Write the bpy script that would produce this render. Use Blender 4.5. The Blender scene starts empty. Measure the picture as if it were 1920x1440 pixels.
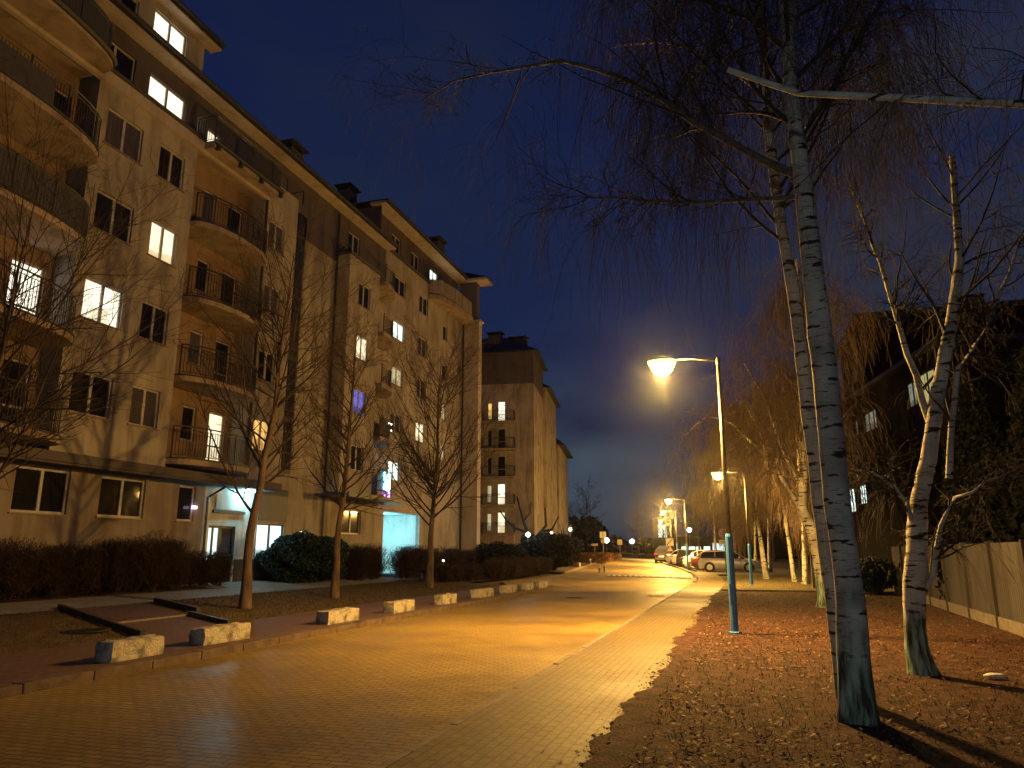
import bpy, math, random
import numpy as np
from mathutils import Vector, Matrix
S = bpy.context.scene
R = math.radians
RNG = np.random.default_rng(7)
random.seed(5)

# ---------------------------------------------------------------- camera, sky, exposure
cam = bpy.data.objects.new("camera", bpy.data.cameras.new("camera"))
S.collection.objects.link(cam)
cam.location = (0, 0, 1.6)
cam.rotation_euler = (R(90 + 12.756), 0, R(17.19))
cam.data.sensor_width = 36
cam.data.lens = 26.0
cam.data.clip_end = 3000
S.camera = cam
S.view_settings.view_transform = 'Standard'
S.view_settings.look = 'None'
S.view_settings.exposure = 0.1
S.view_settings.gamma = 1
W = bpy.data.worlds.new("World")
S.world = W
W.use_nodes = True
wn, wl = W.node_tree.nodes, W.node_tree.links
wn.clear()
wo = wn.new('ShaderNodeOutputWorld')
bg = wn.new('ShaderNodeBackground')
sky = wn.new('ShaderNodeTexSky')
sky.sky_type = 'NISHITA'
sky.sun_disc = False
sky.sun_elevation = R(-3.0)
sky.sun_rotation = R(140)
sky.ozone_density = 5.0
tc = wn.new('ShaderNodeTexCoord')
# a night sky: deep blue, a little paler towards the city glow low on the right, with faint cloud
sep = wn.new('ShaderNodeSeparateXYZ')
wl.new(tc.outputs['Generated'], sep.inputs[0])
grad = wn.new('ShaderNodeValToRGB')
wl.new(sep.outputs['Z'], grad.inputs[0])
e = grad.color_ramp.elements
e[0].position = 0.0; e[0].color = (0.0055, 0.0115, 0.036, 1)
e[1].position = 0.75; e[1].color = (0.0048, 0.0085, 0.046, 1)
m = grad.color_ramp.elements.new(0.24); m.color = (0.0115, 0.0215, 0.070, 1)
m = grad.color_ramp.elements.new(0.07); m.color = (0.0045, 0.0110, 0.040, 1)
m = grad.color_ramp.elements.new(0.45); m.color = (0.0085, 0.0165, 0.064, 1)
cn = wn.new('ShaderNodeTexNoise'); cn.inputs['Scale'].default_value = 2.2; cn.inputs['Detail'].default_value = 4
mp = wn.new('ShaderNodeMapping'); mp.inputs['Scale'].default_value = (1, 1, 3.2); mp.inputs['Location'].default_value = (1.3, 0.4, 0.2)
wl.new(tc.outputs['Generated'], mp.inputs[0]); wl.new(mp.outputs[0], cn.inputs[0])
cr = wn.new('ShaderNodeValToRGB'); wl.new(cn.outputs[0], cr.inputs[0])
cr.color_ramp.elements[0].position = 0.50; cr.color_ramp.elements[0].color = (0, 0, 0, 1)
cr.color_ramp.elements[1].position = 0.78; cr.color_ramp.elements[1].color = (0.6, 0.6, 0.6, 1)
# cloud stands stronger to the right (east) than overhead left
mx = wn.new('ShaderNodeMixRGB'); mx.inputs[2].default_value = (0.017, 0.025, 0.045, 1)
wl.new(cr.outputs[0], mx.inputs[0]); wl.new(grad.outputs[0], mx.inputs[1])
def patch(prev, v, lo, hi, col, amt):
    d = wn.new('ShaderNodeVectorMath'); d.operation = 'DOT_PRODUCT'; d.inputs[1].default_value = v
    nz = wn.new('ShaderNodeVectorMath'); nz.operation = 'NORMALIZE'; wl.new(tc.outputs['Generated'], nz.inputs[0]); wl.new(nz.outputs[0], d.inputs[0])
    mr = wn.new('ShaderNodeMapRange'); mr.interpolation_type = 'SMOOTHSTEP'; mr.inputs[1].default_value = lo; mr.inputs[2].default_value = hi; wl.new(d.outputs['Value'], mr.inputs[0])
    mm = wn.new('ShaderNodeMath'); mm.operation = 'MULTIPLY'; wl.new(mr.outputs[0], mm.inputs[0])
    r_ = wn.new('ShaderNodeMapRange'); r_.inputs[1].default_value = .35; r_.inputs[2].default_value = .65; r_.inputs[4].default_value = amt; wl.new(cn.outputs[0], r_.inputs[0]); wl.new(r_.outputs[0], mm.inputs[1])
    x = wn.new('ShaderNodeMixRGB'); wl.new(mm.outputs[0], x.inputs[0]); wl.new(prev, x.inputs[1]); x.inputs[2].default_value = (*col, 1); return x.outputs[0]
skyc = patch(mx.outputs[0], (-0.1838, 0.9693, 0.1633), .982, .9995, (.060, .090, .125), 1.0)
skyc = patch(skyc, (0.2810, 0.8699, 0.4054), .86, .99, (.030, .034, .050), .9)
sk = wn.new('ShaderNodeMixRGB'); sk.blend_type = 'ADD'; sk.inputs[0].default_value = 1
skm = wn.new('ShaderNodeMixRGB'); skm.blend_type = 'MULTIPLY'; skm.inputs[0].default_value = 1
skm.inputs[2].default_value = (0.03, 0.045, 0.06, 1)
wl.new(sky.outputs[0], skm.inputs[1])
wl.new(skyc, sk.inputs[1]); wl.new(skm.outputs[0], sk.inputs[2])
wl.new(sk.outputs[0], bg.inputs[0])
bg.inputs[1].default_value = 0.80
wl.new(bg.outputs[0], wo.inputs[0])

SODIUM = (1.0, 0.545, 0.12)
COOL = (0.26, 0.86, 1.0)
LAMP_W = 9300

# ---------------------------------------------------------------- mesh helpers
C = S.collection

def link(name, me, parent=None):
    o = bpy.data.objects.new(name, me)
    C.objects.link(o)
    if parent is not None:
        o.parent = parent
        if parent.name in WORLD:      # parts modelled in world coordinates under an Empty at the thing's base
            o.matrix_parent_inverse = Matrix.Translation(-Vector(WORLD[parent.name]))
    return o
WORLD = {}

def tag(o, label=None, cat=None, group=None, kind=None):
    if label: o['label'] = label
    if cat: o['category'] = cat
    if group: o['group'] = group
    if kind: o['kind'] = kind
    return o

def thing(name, label, cat, loc=(0, 0, 0), rz=0, group=None):
    o = bpy.data.objects.new(name, None)
    o.empty_display_size = 0.2
    C.objects.link(o)
    o.location = loc
    o.rotation_euler = (0, 0, rz)
    return tag(o, label, cat, group)

def wthing(name, label, cat, loc, group=None):
    o = thing(name, label, cat, loc, 0, group)
    WORLD[o.name] = loc
    return o

class MB:
    def __init__(s):
        s.v = []; s.f = []; s.m = []
    def add(s, vs, fs, mi=0):
        b = len(s.v)
        s.v.extend([tuple(p) for p in vs])
        for f in fs:
            s.f.append(tuple(b + i for i in f)); s.m.append(mi)
        return s
    def box(s, x0, x1, y0, y1, z0, z1, mi=0):
        vs = [(x, y, z) for z in (z0, z1) for y in (y0, y1) for x in (x0, x1)]
        return s.add(vs, [(0, 2, 3, 1), (4, 5, 7, 6), (0, 1, 5, 4), (2, 6, 7, 3), (0, 4, 6, 2), (1, 3, 7, 5)], mi)
    def obox(s, c, ax, hs, mi=0):
        c = Vector(c); a = [Vector(v).normalized() * h for v, h in zip(ax, hs)]
        vs = [c + a[0] * i + a[1] * j + a[2] * k for k in (-1, 1) for j in (-1, 1) for i in (-1, 1)]
        return s.add(vs, [(0, 2, 3, 1), (4, 5, 7, 6), (0, 1, 5, 4), (2, 6, 7, 3), (0, 4, 6, 2), (1, 3, 7, 5)], mi)
    def quad(s, a, b, c, d, mi=0):
        return s.add([a, b, c, d], [(0, 1, 2, 3)], mi)
    def prism(s, poly, z0, z1, mi=0):
        n = len(poly)
        vs = [(x, y, z0) for x, y in poly] + [(x, y, z1) for x, y in poly]
        fs = [tuple(range(n - 1, -1, -1)), tuple(range(n, 2 * n))]
        fs += [(i, (i + 1) % n, n + (i + 1) % n, n + i) for i in range(n)]
        return s.add(vs, fs, mi)
    def tube(s, pts, rad, n=8, mi=0, cap=True):
        P = [Vector(p) for p in pts]
        if not hasattr(rad, '__len__'): rad = [rad] * len(P)
        vs = []; up = None
        for i, p in enumerate(P):
            t = (P[min(i + 1, len(P) - 1)] - P[max(i - 1, 0)]).normalized()
            if up is None:
                up = Vector((1, 0, 0)) if abs(t.x) < .8 else Vector((0, 1, 0))
            a = (up - t * up.dot(t)).normalized(); up = a
            b = t.cross(a)
            for k in range(n):
                w = 2 * math.pi * k / n
                vs.append(p + (a * math.cos(w) + b * math.sin(w)) * rad[i])
        fs = []
        for i in range(len(P) - 1):
            for k in range(n):
                k2 = (k + 1) % n
                fs.append((i * n + k, i * n + k2, (i + 1) * n + k2, (i + 1) * n + k))
        if cap:
            fs.append(tuple(range(n - 1, -1, -1))); fs.append(tuple((len(P) - 1) * n + k for k in range(n)))
        return s.add(vs, fs, mi)
    def lathe(s, prof, n=20, c=(0, 0, 0), mi=0, sx=1, sy=1):
        vs = []
        for r, z in prof:
            for k in range(n):
                w = 2 * math.pi * k / n
                vs.append((c[0] + r * math.cos(w) * sx, c[1] + r * math.sin(w) * sy, c[2] + z))
        fs = []
        for i in range(len(prof) - 1):
            for k in range(n):
                k2 = (k + 1) % n
                fs.append((i * n + k, i * n + k2, (i + 1) * n + k2, (i + 1) * n + k))
        fs.append(tuple(range(n - 1, -1, -1))); fs.append(tuple((len(prof) - 1) * n + k for k in range(n)))
        return s.add(vs, fs, mi)
    def build(s, name, mats, parent=None, smooth=False, bevel=0):
        me = bpy.data.meshes.new(name)
        me.from_pydata(s.v, [], s.f)
        if not isinstance(mats, (list, tuple)): mats = [mats]
        for mt in mats: me.materials.append(mt)
        if len(mats) > 1: me.polygons.foreach_set('material_index', s.m)
        if smooth: me.polygons.foreach_set('use_smooth', [True] * len(me.polygons))
        me.update()
        o = link(name, me, parent)
        if bevel:
            b = o.modifiers.new('bevel', 'BEVEL'); b.width = bevel; b.segments = 2; b.limit_method = 'ANGLE'
        return o

def np_mesh(name, V, F, mats, parent=None, smooth=False):
    """V (n,3), F (m,k) arrays"""
    me = bpy.data.meshes.new(name)
    k = F.shape[1]
    me.vertices.add(len(V)); me.vertices.foreach_set('co', V.astype(np.float32).ravel())
    me.loops.add(F.size); me.loops.foreach_set('vertex_index', F.astype(np.int32).ravel())
    me.polygons.add(len(F)); me.polygons.foreach_set('loop_start', np.arange(0, F.size, k, dtype=np.int32))
    if smooth: me.polygons.foreach_set('use_smooth', np.ones(len(F), dtype=bool))
    if not isinstance(mats, (list, tuple)): mats = [mats]
    for m_ in mats: me.materials.append(m_)
    me.update(calc_edges=True)
    return link(name, me, parent)

def strands(P, Rd, n=3):
    """P (N,K,3), Rd (N,K) -> V,F of open tubes"""
    N, K, _ = P.shape
    T = np.empty_like(P); T[:, 1:-1] = P[:, 2:] - P[:, :-2]; T[:, 0] = P[:, 1] - P[:, 0]; T[:, -1] = P[:, -1] - P[:, -2]
    T /= np.linalg.norm(T, axis=2, keepdims=True) + 1e-9
    ref = np.where(np.abs(T[..., 2:3]) > .85, np.array([1., 0, 0]), np.array([0, 0, 1.]))
    A = np.cross(T, ref); A /= np.linalg.norm(A, axis=2, keepdims=True) + 1e-9
    B = np.cross(T, A)
    w = 2 * np.pi * np.arange(n) / n
    V = P[:, :, None, :] + (A[:, :, None, :] * np.cos(w)[None, None, :, None] + B[:, :, None, :] * np.sin(w)[None, None, :, None]) * Rd[:, :, None, None]
    V = V.reshape(-1, 3)
    i = np.arange(N)[:, None, None]; k = np.arange(K - 1)[None, :, None]; j = np.arange(n)[None, None, :]
    j2 = (j + 1) % n
    a = (i * K + k) * n + j; b = (i * K + k) * n + j2; c = (i * K + k + 1) * n + j2; d = (i * K + k + 1) * n + j
    F = np.stack([a, b, c, d], -1).reshape(-1, 4)
    return V, F

def merge(*vf):
    Vs = []; Fs = []; o = 0
    for V, F in vf:
        Vs.append(V); Fs.append(F + o); o += len(V)
    return np.concatenate(Vs), np.concatenate(Fs)

def spawn(P, Rd, n, t0, t1, lenf, ang, K, trop, wig, rfac, rtip=.002, lmin=.15, taper=.6, rng=RNG, absl=None):
    M, Kp, _ = P.shape
    L = np.linalg.norm(np.diff(P, axis=1), axis=2).sum(1)
    L = np.repeat(L, n)
    t = rng.uniform(t0, t1, M * n)
    Pr = np.repeat(P, n, 0); Rr = np.repeat(Rd, n, 0)
    x = t * (Kp - 1); i = np.minimum(x.astype(int), Kp - 2); fr = (x - i)[:, None]
    idx = np.arange(M * n)
    p0 = Pr[idx, i] * (1 - fr) + Pr[idx, i + 1] * fr
    r0 = Rr[idx, i] * (1 - fr[:, 0]) + Rr[idx, i + 1] * fr[:, 0]
    d = Pr[idx, i + 1] - Pr[idx, i]; d /= np.linalg.norm(d, axis=1, keepdims=True) + 1e-9
    rnd = rng.normal(size=d.shape); rnd -= (rnd * d).sum(1, keepdims=True) * d; rnd /= np.linalg.norm(rnd, axis=1, keepdims=True)
    an = np.radians(rng.normal(ang, ang * .18, M * n))[:, None]
    d = d * np.cos(an) + rnd * np.sin(an)
    ln = (L if absl is None else np.full(M * n, absl)) * lenf * (1 - taper * t) * rng.uniform(.6, 1.25, M * n)
    ln = np.maximum(ln, lmin)
    st = (ln / (K - 1))[:, None]
    Q = np.empty((M * n, K, 3)); Q[:, 0] = p0
    for k in range(1, K):
        d = d + np.array([0, 0, trop]) * st * 1.0 + rng.normal(size=d.shape) * wig
        d /= np.linalg.norm(d, axis=1, keepdims=True)
        Q[:, k] = Q[:, k - 1] + d * st
    rr = (r0 * rfac)[:, None]
    s = np.linspace(0, 1, K)[None, :]
    RR = np.maximum(rr * (1 - s) + rtip * s, rtip * .8)
    return Q, RR

def resample(pts, K):
    p = np.array(pts, float); s = np.r_[0, np.cumsum(np.linalg.norm(np.diff(p, axis=0), axis=1))]
    t = np.linspace(0, s[-1], K)
    return np.stack([np.interp(t, s, p[:, i]) for i in range(3)], 1)

# ---------------------------------------------------------------- material helpers
def new_mat(name):
    mt = bpy.data.materials.new(name); mt.use_nodes = True
    nt = mt.node_tree; b = nt.nodes['Principled BSDF']
    return mt, nt, nt.nodes, nt.links, b

def ramp(n, cols):
    r = n.new('ShaderNodeValToRGB')
    el = r.color_ramp.elements
    while len(el) > 1: el.remove(el[-1])
    el[0].position = cols[0][0]; el[0].color = (*cols[0][1], 1)
    for p, c in cols[1:]:
        x = el.new(p); x.color = (*c, 1)
    return r

def noisy(name, c1, c2, scale=4, rough=.8, bump=.15, detail=6, stretch=(1, 1, 1), metal=0, lo=.3, hi=.7, dist=0.02, spec=.3, rough2=None):
    mt, nt, n, l, b = new_mat(name)
    t = n.new('ShaderNodeTexCoord'); mp_ = n.new('ShaderNodeMapping'); mp_.inputs['Scale'].default_value = stretch
    l.new(t.outputs['Object'], mp_.inputs[0])
    ns = n.new('ShaderNodeTexNoise'); ns.inputs['Scale'].default_value = scale; ns.inputs['Detail'].default_value = detail
    l.new(mp_.outputs[0], ns.inputs[0])
    rp = ramp(n, [(lo, c1), (hi, c2)]); l.new(ns.outputs[0], rp.inputs[0])
    l.new(rp.outputs[0], b.inputs['Base Color'])
    b.inputs['Roughness'].default_value = rough; b.inputs['Metallic'].default_value = metal
    b.inputs['Specular IOR Level'].default_value = spec
    if rough2 is not None:
        rr = n.new('ShaderNodeMapRange'); rr.inputs['To Min'].default_value = rough; rr.inputs['To Max'].default_value = rough2
        l.new(ns.outputs[0], rr.inputs[0]); l.new(rr.outputs[0], b.inputs['Roughness'])
    if bump:
        n2 = n.new('ShaderNodeTexNoise'); n2.inputs['Scale'].default_value = scale * 7; n2.inputs['Detail'].default_value = 5
        l.new(mp_.outputs[0], n2.inputs[0])
        bp = n.new('ShaderNodeBump'); bp.inputs['Strength'].default_value = bump; bp.inputs['Distance'].default_value = dist
        l.new(n2.outputs[0], bp.inputs['Height']); l.new(bp.outputs[0], b.inputs['Normal'])
    return mt

def plaster(name, c, dirt, streak=.5):
    """painted render with rain streaks"""
    mt, nt, n, l, b = new_mat(name)
    t = n.new('ShaderNodeTexCoord')
    big = n.new('ShaderNodeTexNoise'); big.inputs['Scale'].default_value = .55; big.inputs['Detail'].default_value = 7; big.inputs['Roughness'].default_value = .6
    l.new(t.outputs['Object'], big.inputs[0])
    mp_ = n.new('ShaderNodeMapping'); mp_.inputs['Scale'].default_value = (1.2, 1.2, .2); l.new(t.outputs['Object'], mp_.inputs[0])
    st = n.new('ShaderNodeTexNoise'); st.inputs['Scale'].default_value = 1.5; st.inputs['Detail'].default_value = 8; st.inputs['Distortion'].default_value = .8; l.new(mp_.outputs[0], st.inputs[0])
    mul = n.new('ShaderNodeMath'); mul.operation = 'MULTIPLY'; l.new(big.outputs[0], mul.inputs[0]); l.new(st.outputs[0], mul.inputs[1])
    rp = ramp(n, [(.15, dirt), (.15 + .14 * streak, tuple(a * .45 + d * .55 for a, d in zip(c, dirt))), (.33, c)])
    l.new(mul.outputs[0], rp.inputs[0])
    l.new(rp.outputs[0], b.inputs['Base Color'])
    b.inputs['Roughness'].default_value = .92; b.inputs['Specular IOR Level'].default_value = .15
    fn = n.new('ShaderNodeTexNoise'); fn.inputs['Scale'].default_value = 45; fn.inputs['Detail'].default_value = 4; l.new(t.outputs['Object'], fn.inputs[0])
    bp = n.new('ShaderNodeBump'); bp.inputs['Strength'].default_value = .35; bp.inputs['Distance'].default_value = .012
    l.new(fn.outputs[0], bp.inputs['Height']); l.new(bp.outputs[0], b.inputs['Normal'])
    return mt

def pavers(name, c1, c2, mortar, bw=.2, bh=.1, rot=0, rough=(.38, .7), blotch=.5, bump=1.0):
    mt, nt, n, l, b = new_mat(name)
    t = n.new('ShaderNodeTexCoord'); mp_ = n.new('ShaderNodeMapping'); mp_.inputs['Rotation'].default_value = (0, 0, rot)
    l.new(t.outputs['Object'], mp_.inputs[0])
    bk = n.new('ShaderNodeTexBrick'); bk.inputs['Scale'].default_value = 1
    bk.inputs['Brick Width'].default_value = bw; bk.inputs['Row Height'].default_value = bh
    bk.inputs['Mortar Size'].default_value = .008; bk.inputs['Mortar Smooth'].default_value = .2
    bk.inputs['Color1'].default_value = (*c1, 1); bk.inputs['Color2'].default_value = (*c2, 1); bk.inputs['Mortar'].default_value = (*mortar, 1)
    l.new(mp_.outputs[0], bk.inputs[0])
    ns = n.new('ShaderNodeTexNoise'); ns.inputs['Scale'].default_value = .24; ns.inputs['Detail'].default_value = 8; ns.inputs['Roughness'].default_value = .62
    l.new(t.outputs['Object'], ns.inputs[0])
    rp = ramp(n, [(.34, (1 - blotch,) * 3), (.62, (1, 1, 1))]); l.new(ns.outputs[0], rp.inputs[0])
    mu = n.new('ShaderNodeMixRGB'); mu.blend_type = 'MULTIPLY'; mu.inputs[0].default_value = 1
    l.new(bk.outputs[0], mu.inputs[1]); l.new(rp.outputs[0], mu.inputs[2])
    f2 = n.new('ShaderNodeTexNoise'); f2.inputs['Scale'].default_value = 14; f2.inputs['Detail'].default_value = 6; l.new(t.outputs['Object'], f2.inputs[0])
    r2 = ramp(n, [(.3, (.72, .7, .68)), (.7, (1.12, 1.12, 1.12))]); l.new(f2.outputs[0], r2.inputs[0])
    m2 = n.new('ShaderNodeMixRGB'); m2.blend_type = 'MULTIPLY'; m2.inputs[0].default_value = 1
    l.new(mu.outputs[0], m2.inputs[1]); l.new(r2.outputs[0], m2.inputs[2]); l.new(m2.outputs[0], b.inputs['Base Color'])
    mr = n.new('ShaderNodeMapRange'); mr.inputs[1].default_value = .3; mr.inputs[2].default_value = .65
    mr.inputs['To Min'].default_value = rough[0]; mr.inputs['To Max'].default_value = rough[1]
    l.new(ns.outputs[0], mr.inputs[0]); l.new(mr.outputs[0], b.inputs['Roughness'])
    b.inputs['Specular IOR Level'].default_value = .42
    # each block tilts a little; slow undulation of the whole surface
    wv = n.new('ShaderNodeTexNoise'); wv.inputs['Scale'].default_value = 3.5; wv.inputs['Detail'].default_value = 2; l.new(t.outputs['Object'], wv.inputs[0])
    b0 = n.new('ShaderNodeBump'); b0.inputs['Strength'].default_value = .5; b0.inputs['Distance'].default_value = .02
    l.new(wv.outputs[0], b0.inputs['Height'])
    bp = n.new('ShaderNodeBump'); bp.invert = True; bp.inputs['Strength'].default_value = bump; bp.inputs['Distance'].default_value = .008
    l.new(bk.outputs['Fac'], bp.inputs['Height']); l.new(b0.outputs[0], bp.inputs['Normal'])
    b3 = n.new('ShaderNodeBump'); b3.inputs['Strength'].default_value = .3; b3.inputs['Distance'].default_value = .006
    l.new(f2.outputs[0], b3.inputs['Height']); l.new(bp.outputs[0], b3.inputs['Normal'])
    l.new(b3.outputs[0], b.inputs['Normal'])
    return mt

def emit(name, col, s, var=None, scale=2.0, stretch=(1, 1, 1), lo=.35):
    mt, nt, n, l, b = new_mat(name)
    b.inputs['Base Color'].default_value = (*[min(1, c * .5) for c in col], 1)
    b.inputs['Roughness'].default_value = .3
    b.inputs['Emission Color'].default_value = (*col, 1)
    b.inputs['Emission Strength'].default_value = s
    if var is not None:
        # a room seen through glass: bright ceiling, furniture edge low down, curtain folds at the sides, all differing by window
        t = n.new('ShaderNodeTexCoord'); oi = n.new('ShaderNodeObjectInfo')
        sp = n.new('ShaderNodeSeparateXYZ'); l.new(t.outputs['Generated'], sp.inputs[0])
        def mth(op, a, b_=None, c_=None):
            m_ = n.new('ShaderNodeMath'); m_.operation = op
            for k, v in enumerate((a, b_, c_)):
                if v is None: continue
                if isinstance(v, (int, float)): m_.inputs[k].default_value = v
                else: l.new(v, m_.inputs[k])
            return m_.outputs[0]
        u = sp.outputs['Y']; v = sp.outputs['Z']; rnd = oi.outputs['Random']
        edge = mth('ABSOLUTE', mth('SUBTRACT', u, .5))                      # 0 centre, .5 sides
        cw = mth('MULTIPLY_ADD', rnd, -.28, .50)                            # curtain starts here
        cur = mth('MULTIPLY', mth('GREATER_THAN', edge, cw), 1.0)
        fold = mth('MULTIPLY_ADD', mth('SINE', mth('MULTIPLY', u, 95.0)), .22, .62)
        ns = n.new('ShaderNodeTexNoise'); ns.noise_dimensions = '4D'; ns.inputs['Scale'].default_value = scale; ns.inputs['Detail'].default_value = 3
        mp_ = n.new('ShaderNodeMapping'); mp_.inputs['Scale'].default_value = (1, 2.5, 1.3); l.new(t.outputs['Generated'], mp_.inputs[0]); l.new(mp_.outputs[0], ns.inputs['Vector'])
        l.new(mth('MULTIPLY', rnd, 37.0), ns.inputs['W'])
        low = mth('MULTIPLY_ADD', mth('LESS_THAN', v, mth('MULTIPLY_ADD', ns.outputs[0], .5, mth('MULTIPLY', rnd, .12))), -.45, 1.0)
        f = mth('MULTIPLY', low, mth('MULTIPLY_ADD', ns.outputs[0], .7, .45))
        fac = mth('MAXIMUM', mth('MULTIPLY', f, mth('SUBTRACT', 1.0, cur)), mth('MULTIPLY', fold, cur))
        rp = ramp(n, [(.22, var), (.75, col)]); l.new(fac, rp.inputs[0]); l.new(rp.outputs[0], b.inputs['Emission Color'])
        l.new(mth('MULTIPLY', mth('MULTIPLY_ADD', fac, .9, .25), s), b.inputs['Emission Strength'])
    return mt

def plain(name, c, rough=.5, metal=0, spec=.5):
    return noisy(name, tuple(x * .82 for x in c), tuple(min(1, x * 1.12) for x in c), 9, rough, .05, metal=metal, spec=spec)

M = {}
M['plaster'] = plaster('ochre_plaster', (.36, .32, .275), (.20, .165, .135), .5)
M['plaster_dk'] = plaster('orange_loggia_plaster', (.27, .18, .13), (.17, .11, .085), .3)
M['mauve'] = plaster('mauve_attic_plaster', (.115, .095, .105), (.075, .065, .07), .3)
M['cream'] = plaster('cream_plaster', (.42, .36, .31), (.28, .22, .17), .3)
M['white_pl'] = plaster('white_entrance_plaster', (.66, .66, .62), (.42, .42, .4), .2)
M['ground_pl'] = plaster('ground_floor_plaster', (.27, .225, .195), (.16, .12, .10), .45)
M['plinth'] = plaster('grey_stone_plinth', (.11, .085, .075), (.06, .05, .045))
M['roof'] = noisy('dark_roof_sheet', (.025, .024, .026), (.05, .048, .05), 3, .6, .1)
M['gutter'] = plain('dark_gutter_metal', (.035, .032, .032), .5)
M['rail'] = plain('dark_railing_metal', (.03, .028, .028), .45)
M['mesh'] = plain('dark_balcony_screen', (.045, .045, .055), .8)
M['slab'] = plaster('balcony_slab_plaster', (.34, .265, .21), (.2, .145, .11), .4)
M['wframe'] = plain('white_window_frame', (.40, .37, .36), .4)
M['dframe'] = plain('dark_door_frame', (.03, .035, .04), .4)
M['sill'] = plain('metal_window_sill', (.22, .17, .13), .5)
M['pane'] = noisy('dark_window_pane', (.010, .009, .014), (.022, .02, .024), 1.5, .05, 0, spec=.14)
M['pane2'] = noisy('net_curtain_behind_glass', (.055, .047, .055), (.10, .085, .09), 2.5, .08, 0, stretch=(1, 6, .4), spec=.3)
M['strip'] = noisy('dark_stair_glazing', (.018, .02, .035), (.03, .035, .055), 1, .15, .0)
M['lit'] = emit('lit_window_white', (1.0, .90, .62), 1.2, (.9, .72, .38), 1.7, (1, 2.2, .6), .36)
M['lit2'] = emit('lit_window_bright', (1.0, .95, .76), 1.45, (.95, .85, .55), 1.4, (1, 1.5, .8), .33)
M['lit_y'] = emit('lit_window_yellow', (.85, .50, .14), 1.15, (.35, .2, .05), 2.2, (1, 3, .7), .4)
M['lit_dim'] = emit('lit_window_dim_curtain', (.60, .55, .32), .8, (.2, .17, .1), 3, (1, 5, .3), .4)
M['lit_blue'] = emit('lit_window_television_blue', (.16, .17, .75), .75, (.05, .05, .2), 2.5, (1, 2, .6), .42)
M['lit_cool'] = emit('lit_window_cool_white', (.82, 1.0, .92), 2.0, (.5, .65, .55), 2, (1, 3, .5), .38)
M['lobby'] = emit('lit_lobby_pane', (.72, .98, 1.0), 1.35, (.30, .42, .45), 1.6, (1, 4, .35), .42)
M['lit_r'] = emit('lit_curtained_window_far_right', (.60, .52, .20), .62, (.42, .36, .13), 1.2, (1, 2, .6), .4)
M['lit_r2'] = emit('lit_window_pale_grey_right', (.5, .55, .42), .38, (.12, .13, .1), 1.6, (2, 4, .4), .45)
M['concrete'] = noisy('rough_concrete', (.13, .115, .09), (.42, .38, .31), 4, .9, .9, detail=10, dist=.03, lo=.38, hi=.56)
M['kerb'] = noisy('kerb_concrete', (.12, .10, .09), (.22, .185, .16), 6, .85, .3)
M['road'] = pavers('road_block_paving', (.275, .186, .050), (.33, .226, .062), (.09, .055, .016), .2, .1, 0, (.33, .72), .5)
M['walk_r'] = pavers('footway_block_paving', (.125, .083, .024), (.15, .101, .030), (.06, .038, .017), .2, .1, R(90), (.5, .8), .3)
M['walk_l'] = pavers('red_footway_paving', (.12, .06, .045), (.15, .08, .06), (.06, .03, .025), .2, .1, 0, (.55, .8), .4)
M['path'] = pavers('grey_path_slabs', (.24, .23, .22), (.29, .275, .265), (.12, .11, .10), .5, .5, 0, (.5, .8), .3)
M['asphalt'] = noisy('asphalt', (.035, .032, .03), (.07, .062, .056), 3, .75, .4, rough2=.55)
M['soil'] = noisy('soil_with_leaf_litter', (.022, .010, .008), (.095, .036, .024), 5, .95, 1.0, detail=12, dist=.05, lo=.34, hi=.66)
M['grass'] = noisy('short_worn_grass', (.045, .045, .016), (.14, .105, .045), 3.5, .95, 1.0, detail=12, dist=.05)
M['grass_d'] = noisy('dark_worn_lawn', (.07, .050, .022), (.16, .105, .05), 4, .95, 1.0, detail=12, dist=.04)
M['leaf'] = noisy('dry_leaf', (.07, .03, .018), (.26, .145, .085), 3, .75, 0, lo=.35, hi=.65)
M['bark'] = noisy('linden_bark', (.07, .045, .032), (.17, .115, .08), 9, .9, .6, stretch=(1, 1, .25))
M['twig'] = noisy('bare_twig', (.032, .021, .017), (.060, .040, .030), 4, .85, 0)
M['btwig'] = noisy('birch_twig', (.030, .026, .026), (.058, .048, .043), 4, .85, 0)
M['otwig'] = noisy('lamp_side_birch_twig', (.07, .048, .034), (.135, .092, .062), 4, .8, 0)  # birch twig colour lightened to stand for lamplight on these trees
M['dwig'] = noisy('dark_far_twig', (.03, .022, .02), (.05, .038, .033), 4, .9, 0)
M['hedge'] = noisy('bare_hedge_twig', (.028, .016, .013), (.06, .034, .026), 5, .9, 0)
M['hedge_o'] = noisy('rust_brown_hedge', (.06, .025, .012), (.14, .06, .03), 8, .9, .8)
M['green'] = noisy('evergreen_leaf', (.006, .018, .014), (.02, .042, .026), 6, .6, 0)
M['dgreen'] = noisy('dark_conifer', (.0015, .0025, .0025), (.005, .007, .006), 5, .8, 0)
M['galv'] = noisy('grey_painted_lamp_post', (.10, .095, .09), (.19, .18, .17), 6, .5, .1, metal=.35)
M['blue'] = noisy('blue_painted_steel', (.05, .19, .50), (.09, .27, .62), 7, .5, .15)
M['housing'] = plain('lamp_housing_grey', (.3, .3, .3), .5)
M['lens'] = emit('sodium_lamp_glow', (1.0, .84, .33), 2.3)
M['lens_c'] = emit('cool_lamp_glow', (.75, 1.0, .95), 14)
M['lens_w'] = emit('white_lamp_glow', (1.0, .95, .85), 12)
M['tyre'] = plain('tyre_rubber', (.02, .02, .02), .8)
M['rim'] = plain('alloy_rim', (.55, .55, .55), .35, .6)
M['cglass'] = plain('car_glass', (.015, .015, .018), .08, 0, .6)
M['tail'] = plain('red_tail_light', (.25, .02, .015), .25)
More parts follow.
